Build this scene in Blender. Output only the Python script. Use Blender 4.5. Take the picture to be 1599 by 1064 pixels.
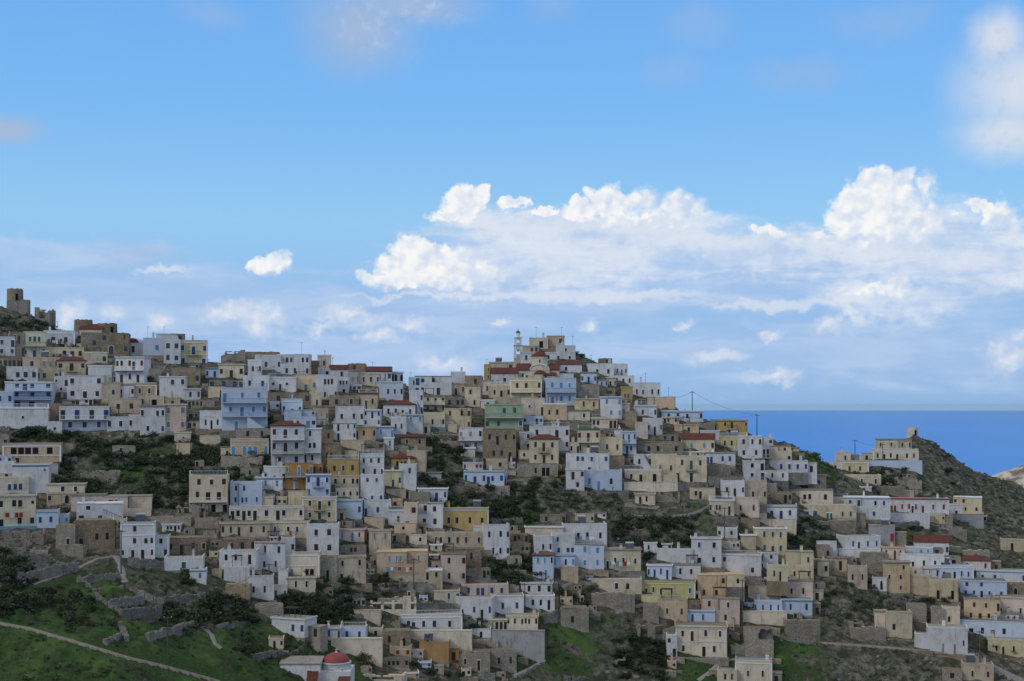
import bpy, math, random
import numpy as np

# ---------------------------------------------------------------- scene, camera, sky, sun, exposure
for o in list(bpy.data.objects):
    bpy.data.objects.remove(o)
SC = bpy.context.scene
COL = SC.collection
W_PX, H_PX = 1599.0, 1064.0
FPX = 2200.0            # focal length in photograph pixels
HY = 634.0              # eye level (pixel row)
CX = 799.5

cam = bpy.data.cameras.new('camera')
cam.sensor_width = 36.0
cam.lens = 36.0 * FPX / W_PX
cam.shift_y = (HY - H_PX / 2) / W_PX
cam.clip_start = 1.0
cam.clip_end = 400000.0
camo = bpy.data.objects.new('camera', cam)
COL.objects.link(camo)
camo.location = (0, 0, 0)
camo.rotation_euler = (math.radians(90), 0, 0)
SC.camera = camo

SUN_EL, SUN_AZ = 38.0, -128.0       # azimuth from +Y towards +X
SUN_STRENGTH = 1.0
SKY_STRENGTH = 0.10
sx = math.sin(math.radians(SUN_AZ)) * math.cos(math.radians(SUN_EL))
sy = math.cos(math.radians(SUN_AZ)) * math.cos(math.radians(SUN_EL))
sz = math.sin(math.radians(SUN_EL))
sun = bpy.data.lights.new('sun', 'SUN')
sun.energy = SUN_STRENGTH
sun.angle = math.radians(18)
sun.color = (1.0, 0.95, 0.88)
suno = bpy.data.objects.new('sun', sun)
COL.objects.link(suno)
from mathutils import Vector
suno.rotation_euler = Vector((sx, sy, sz)).to_track_quat('Z', 'Y').to_euler()
suno.location = (-200, -100, 300)

SC.view_settings.view_transform = 'Standard'
SC.view_settings.look = 'None'
SC.view_settings.exposure = 0.0
SC.view_settings.gamma = 1.0
SC.view_settings.use_curve_mapping = False
SC.render.engine = 'CYCLES'
SC.cycles.max_bounces = 5
SC.cycles.diffuse_bounces = 3


class NT:
    """small helper to write node maths"""
    def __init__(self, tree):
        self.t = tree
        self.n = tree.nodes
        self.l = tree.links

    def new(self, kind, **kw):
        n = self.n.new(kind)
        for k, v in kw.items():
            setattr(n, k, v)
        return n

    def put(self, sock, v):
        if isinstance(v, bpy.types.NodeSocket):
            self.l.new(v, sock)
        else:
            sock.default_value = v

    def m(self, op, a, b=0.0, c=0.0, clamp=False):
        n = self.new('ShaderNodeMath', operation=op, use_clamp=clamp)
        self.put(n.inputs[0], a)
        self.put(n.inputs[1], b)
        if op in ('MULTIPLY_ADD', 'SMOOTH_MAX', 'SMOOTH_MIN', 'WRAP', 'COMPARE'):
            self.put(n.inputs[2], c)
        return n.outputs[0]

    def v(self, op, a, b=(0, 0, 0), scale=None):
        n = self.new('ShaderNodeVectorMath', operation=op)
        self.put(n.inputs[0], a)
        if scale is not None:
            self.put(n.inputs['Scale'], scale)
        else:
            self.put(n.inputs[1], b)
        return n.outputs['Value'] if op in ('LENGTH', 'DOT_PRODUCT', 'DISTANCE') else n.outputs['Vector']

    def noise(self, vec, scale, detail=4.0, rough=0.55, dist=0.0, color=False):
        n = self.new('ShaderNodeTexNoise')
        self.put(n.inputs['Vector'], vec)
        n.inputs['Scale'].default_value = scale
        n.inputs['Detail'].default_value = detail
        n.inputs['Roughness'].default_value = rough
        n.inputs['Distortion'].default_value = dist
        return n.outputs['Color' if color else 'Fac']

    def voronoi(self, vec, scale, feature='F1', out='Distance', rnd=1.0):
        n = self.new('ShaderNodeTexVoronoi', feature=feature)
        self.put(n.inputs['Vector'], vec)
        n.inputs['Scale'].default_value = scale
        n.inputs['Randomness'].default_value = rnd
        return n.outputs[out]

    def step(self, x, lo, hi, a=0.0, b=1.0):
        n = self.new('ShaderNodeMapRange', interpolation_type='SMOOTHSTEP')
        self.put(n.inputs[0], x)
        self.put(n.inputs[1], lo)
        self.put(n.inputs[2], hi)
        self.put(n.inputs[3], a)
        self.put(n.inputs[4], b)
        return n.outputs[0]

    def mix(self, f, a, b, blend='MIX'):
        n = self.new('ShaderNodeMix', data_type='RGBA', blend_type=blend)
        self.put(n.inputs[0], f)
        for s, x in ((n.inputs[6], a), (n.inputs[7], b)):
            if isinstance(x, tuple) and len(x) == 3:
                x = (*x, 1.0)
            self.put(s, x)
        return n.outputs[2]

    def xyz(self, x, y, z):
        n = self.new('ShaderNodeCombineXYZ')
        self.put(n.inputs[0], x)
        self.put(n.inputs[1], y)
        self.put(n.inputs[2], z)
        return n.outputs[0]

    def sep(self, v):
        n = self.new('ShaderNodeSeparateXYZ')
        self.put(n.inputs[0], v)
        return n.outputs

    def ramp(self, f, stops):
        n = self.new('ShaderNodeValToRGB')
        self.put(n.inputs[0], f)
        cr = n.color_ramp
        while len(cr.elements) < len(stops):
            cr.elements.new(0.5)
        for e, (p, c) in zip(cr.elements, stops):
            e.position = p
            e.color = (*c, 1.0)
        return n.outputs[0]


def ang(px, py):
    """direction of a photograph pixel as (azimuth, elevation) in radians * FPX"""
    az = math.atan((px - CX) / FPX)
    el = math.atan((HY - py) / FPX * math.cos(az))
    return az * FPX, el * FPX


def build_sky():
    w = bpy.data.worlds.new('World')
    SC.world = w
    w.use_nodes = True
    t = NT(w.node_tree)
    t.n.clear()
    out = t.new('ShaderNodeOutputWorld')
    bg = t.new('ShaderNodeBackground')
    t.l.new(bg.outputs[0], out.inputs[0])
    bg.inputs['Strength'].default_value = SKY_STRENGTH
    sky = t.new('ShaderNodeTexSky', sky_type='NISHITA')
    sky.sun_disc = False
    sky.sun_elevation = math.radians(SUN_EL)
    sky.sun_rotation = math.radians(SUN_AZ)
    sky.altitude = 250
    sky.air_density = 1.0
    sky.dust_density = 0.6
    sky.ozone_density = 2.0
    K = 1.0 / SKY_STRENGTH
    tc = t.new('ShaderNodeTexCoord')
    d = t.v('NORMALIZE', tc.outputs['Generated'])
    dx, dy, dz = t.sep(d)
    az = t.m('MULTIPLY', t.m('ARCTAN2', dx, dy), FPX)
    el = t.m('MULTIPLY', t.m('ARCSINE', dz), FPX)
    # clear-sky colour: the Nishita sky, its horizon veiled by pale sea air
    veil = t.ramp(t.m('MULTIPLY_ADD', el, 1 / 3000.0, 0.0, clamp=True),
                  [(0.0, (0.25, 0.46, 0.80)), (0.05, (0.275, 0.50, 0.84)), (0.095, (0.30, 0.60, 0.93)), (0.15, (0.20, 0.50, 0.94)),
                   (0.22, (0.15, 0.43, 0.92)), (0.5, (0.09, 0.27, 0.66)), (1.0, (0.06, 0.2, 0.52))])
    veil_s = t.v('SCALE', veil, scale=K)
    col = t.mix(0.88, sky.outputs[0], veil_s)

    uv = t.xyz(az, el, 0.0)
    # domain warp: two scales of cauliflower
    dd = t.xyz(t.m('MULTIPLY', az, 1 / 100.0), t.m('MULTIPLY', el, 1 / 100.0), dy)
    n1 = t.noise(dd, 2.2, 5.0, 0.62, 0.0, True)
    warp = t.v('SCALE', t.v('SUBTRACT', n1, (0.5, 0.5, 0.5)), scale=58.0)
    uvw = t.v('ADD', uv, warp)
    nf = t.noise(dd, 5.0, 4.5, 0.55)
    vor = t.voronoi(t.v('ADD', dd, t.v('SCALE', n1, scale=0.35)), 7.0, 'SMOOTH_F1')
    vor2 = t.voronoi(t.v('ADD', dd, t.v('SCALE', n1, scale=0.25)), 15.0, 'SMOOTH_F1')
    lobe = t.m('SUBTRACT', 0.42, vor)
    puff = t.m('ADD', t.m('MULTIPLY', t.m('SUBTRACT', nf, 0.5), 0.38), t.m('ADD', t.m('MULTIPLY', lobe, 0.72), t.m('MULTIPLY', t.m('SUBTRACT', 0.42, vor2), 0.28)))
    dd_up = t.v('ADD', dd, (0.05, -0.07, 0.0))
    emb = t.m('SUBTRACT', t.noise(dd, 3.2, 3.0, 0.5), t.noise(dd_up, 3.2, 3.0, 0.5))
    dst = t.xyz(t.m('MULTIPLY', az, 1 / 420.0), t.m('MULTIPLY', el, 1 / 100.0), dy)
    nst = t.noise(dst, 2.6, 6.0, 0.6, 0.4)
    nbig = t.noise(d, 3.0, 6.0, 0.6, 0.3)

    def field(blobs, src, k=0.12):
        acc = None
        for (px, py, rx, ry) in blobs:
            a, e = ang(px, py)
            q = t.v('MULTIPLY', t.v('SUBTRACT', src, (a, e, 0)), (1 / rx, 1 / ry, 0))
            val = t.m('SUBTRACT', 1.0, t.v('LENGTH', q))
            acc = val if acc is None else t.m('SMOOTH_MAX', acc, val, k)
        return acc

    # high soft cloud: wisps at the top of the view, unseen grey-white cover overhead, added to neutralise the light
    hi = field([(560, 45, 135, 105), (640, 10, 160, 45), (1595, 140, 135, 105), (1570, 210, 105, 55), (8, 200, 62, 24),
                (1560, 60, 60, 60)], t.v('ADD', uv, t.v('SCALE', warp, scale=0.45)), 0.3)
    a_hi = t.m('MULTIPLY', t.step(t.m('ADD', hi, t.m('MULTIPLY', t.m('SUBTRACT', nbig, 0.5), 0.9)), -0.1, 0.95), 0.85)
    c_hi = t.mix(t.step(t.m('ADD', t.m('MULTIPLY', az, 0.0006), nf), 0.35, 0.95), (0.38 * K, 0.49 * K, 0.68 * K), (0.74 * K, 0.77 * K, 0.82 * K))
    col = t.mix(a_hi, col, c_hi)
    over = t.m('MULTIPLY', t.step(el, 720.0, 1150.0), t.step(nbig, 0.30, 0.52))
    col = t.mix(t.m('MULTIPLY', over, 0.93), col, t.mix(t.step(nbig, 0.4, 0.7), (0.80 * K, 0.79 * K, 0.78 * K), (0.52 * K, 0.53 * K, 0.55 * K)))
    # rest of the horizon ring: broken low cloud like the bank in view
    away = t.step(t.m('ABSOLUTE', az), 950.0, 1500.0)
    ring = t.m('MULTIPLY', away, t.m('MULTIPLY', t.step(nst, 0.42, 0.62), t.m('SUBTRACT', 1.0, t.step(el, 350.0, 800.0))))
    col = t.mix(t.m('MULTIPLY', ring, 0.75), col, (0.60 * K, 0.67 * K, 0.78 * K))

    # pale stratus bank over the sea
    bank = field([(850, 405, 330, 80), (1180, 430, 330, 85), (1430, 440, 280, 90), (760, 475, 470, 70), (250, 470, 520, 70),
                  (1250, 545, 430, 70), (700, 560, 650, 60), (1540, 560, 200, 60), (60, 400, 260, 30)], uvw, 0.3)
    a_bk = t.m('MULTIPLY', t.step(t.m('ADD', bank, t.m('MULTIPLY', t.m('SUBTRACT', nst, 0.5), 1.3)), -0.05, 0.65), 0.72)
    c_bk = t.mix(t.step(nst, 0.35, 0.7), (0.37 * K, 0.53 * K, 0.81 * K), (0.50 * K, 0.63 * K, 0.85 * K))
    col = t.mix(a_bk, col, c_bk)
    thin = field([(1090, 40, 90, 60), (1250, 120, 120, 40), (1045, 110, 80, 40), (860, 10, 70, 40), (1380, 30, 130, 50), (330, 20, 80, 40), (220, 395, 80, 30)], uvw, 0.3)
    a_th = t.m('MULTIPLY', t.step(t.m('ADD', thin, t.m('MULTIPLY', t.m('SUBTRACT', nbig, 0.5), 0.9)), 0.0, 1.0), 0.28)
    col = t.mix(a_th, col, (0.42 * K, 0.50 * K, 0.68 * K))
    body = field([(840, 358, 190, 42), (1040, 375, 170, 52), (720, 420, 150, 55), (900, 410, 210, 62), (1460, 385, 180, 70), (1200, 395, 180, 48), (1390, 470, 130, 36), (1560, 400, 90, 60)], uvw, 0.3)
    a_bd = t.m('MULTIPLY', t.step(t.m('ADD', body, t.m('ADD', t.m('MULTIPLY', t.m('SUBTRACT', nst, 0.5), 0.9), t.m('MULTIPLY', puff, 0.3))), -0.1, 0.6), 0.9)
    col = t.mix(a_bd, col, t.mix(t.step(t.m('ADD', t.m('MULTIPLY', nst, 0.7), t.m('MULTIPLY', nf, 0.3)), 0.36, 0.62), (0.50 * K, 0.63 * K, 0.85 * K), (0.74 * K, 0.80 * K, 0.89 * K)))
    # streaks and soft far puffs
    streak = field([(900, 388, 140, 12), (960, 400, 60, 16), (980, 464, 190, 13), (1220, 474, 190, 12), (1330, 452, 50, 12), (770, 352, 130, 12),
                    (1130, 380, 120, 20), (250, 425, 60, 9), (690, 462, 200, 8), (1120, 555, 60, 14), (1350, 400, 120, 12), (1510, 410, 90, 22),
                    (1040, 360, 120, 28), (880, 358, 120, 20)], uvw, 0.2)
    a_st = t.m('MULTIPLY', t.step(t.m('ADD', streak, t.m('MULTIPLY', t.m('SUBTRACT', nst, 0.5), 0.9)), 0.0, 0.8), 0.7)
    col = t.mix(a_st, col, (0.70 * K, 0.76 * K, 0.87 * K))
    puffs = field([(360, 490, 70, 22), (400, 508, 46, 34), (425, 492, 32, 22), (550, 496, 86, 19), (500, 512, 40, 12), (595, 525, 50, 16),
                   (105, 490, 30, 24), (180, 488, 20, 20), (248, 500, 22, 24), (695, 566, 62, 24), (1075, 506, 22, 9), (915, 512, 22, 16),
                   (1300, 510, 32, 18), (1330, 495, 26, 10), (1572, 560, 46, 32), (1595, 530, 20, 10), (778, 505, 26, 12), (1205, 522, 26, 9), (640, 505, 40, 14), (1210, 590, 60, 14)], uvw, 0.2)
    a_pf = t.m('MULTIPLY', t.step(t.m('ADD', puffs, t.m('MULTIPLY', puff, 0.7)), -0.1, 1.15), 0.85)
    c_pf = t.mix(t.step(emb, -0.12, 0.12), (0.66 * K, 0.73 * K, 0.86 * K), (0.84 * K, 0.85 * K, 0.88 * K))
    col = t.mix(a_pf, col, c_pf)

    # towering cumulus, crisp on top, dissolving at the base
    groups = [
        ([(726, 318, 36, 36), (748, 304, 22, 24), (702, 334, 36, 14), (800, 319, 28, 12), (855, 332, 28, 11), (905, 330, 34, 19),
          (950, 316, 48, 32), (972, 308, 26, 24), (1000, 312, 36, 27), (1052, 318, 56, 28), (1092, 326, 26, 26), (1128, 348, 11, 9),
          (1000, 348, 110, 18), (1060, 360, 60, 20)], 388, 336, 0.26),
        ([(655, 394, 46, 25), (622, 414, 48, 30), (690, 412, 60, 36), (740, 430, 60, 30), (590, 440, 44, 16), (660, 440, 100, 18), (770, 452, 22, 20), (782, 440, 12, 14)], 470, 438, 0.30),
        ([(402, 420, 24, 20), (440, 416, 30, 25), (420, 430, 40, 10)], 444, 420, 0.22),
        ([(1372, 286, 38, 35), (1407, 278, 22, 22), (1442, 296, 28, 32), (1345, 322, 50, 42), (1402, 332, 62, 60), (1325, 350, 42, 32),
          (1385, 376, 64, 38), (1288, 373, 34, 11), (1436, 350, 40, 60), (1420, 395, 50, 26)], 442, 360, 0.26),
        ([(1528, 318, 24, 11), (1556, 334, 24, 28), (1572, 352, 16, 22), (1498, 335, 8, 6), (1545, 385, 30, 16)], 405, 345, 0.34),
        ([(1190, 362, 24, 14), (1215, 372, 30, 9), (1238, 379, 14, 5)], 392, 366, 0.3),
        ([(1374, 456, 38, 23), (1400, 447, 26, 20), (1340, 463, 40, 11)], 482, 455, 0.3),
    ]
    for blobs, y_lo, y_hi, edge in groups:
        f = field(blobs, uvw, 0.1)
        e0, e1 = ang(CX, y_lo)[1], ang(CX, y_hi)[1]
        fade = t.step(t.m('ADD', el, t.m('MULTIPLY', t.m('SUBTRACT', nf, 0.5), 46.0)), e0, e1)
        xa, xb = min(b[0] - b[2] for b in blobs), max(b[0] + b[2] for b in blobs)
        lee = t.step(az, ang(xa + (xb - xa) * 0.45, y_hi)[0], ang(xb, y_hi)[0])
        soft = t.m('MAXIMUM', t.m('SUBTRACT', 1.0, fade), t.m('MULTIPLY', lee, 0.55))
        a = t.step(t.m('ADD', f, t.m('MULTIPLY', puff, 0.6)), 0.0, t.m('MULTIPLY_ADD', soft, 1.0, edge + 0.08))
        a = t.m('MULTIPLY', a, t.m('MULTIPLY_ADD', fade, 0.88, 0.06))
        lit = t.m('ADD', t.m('MULTIPLY_ADD', lobe, 0.55, t.m('MULTIPLY', emb, 1.2)), t.m('ADD', t.m('MULTIPLY', fade, 0.6), t.m('MULTIPLY_ADD', f, -0.2, t.m('MULTIPLY', lee, -0.16))))
        c = t.mix(t.step(lit, 0.05, 0.72), (0.64 * K, 0.72 * K, 0.86 * K), (0.965 * K, 0.955 * K, 0.935 * K))
        col = t.mix(a, col, c)
    # below the horizon: the sea's own light
    col = t.mix(t.step(el, -120.0, -10.0, 1.0, 0.0), col, (0.10 * K, 0.19 * K, 0.34 * K))
    t.l.new(col, bg.inputs['Color'])
    w.cycles.sampling_method = 'MANUAL'
    w.cycles.sample_map_resolution = 512


build_sky()
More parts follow.
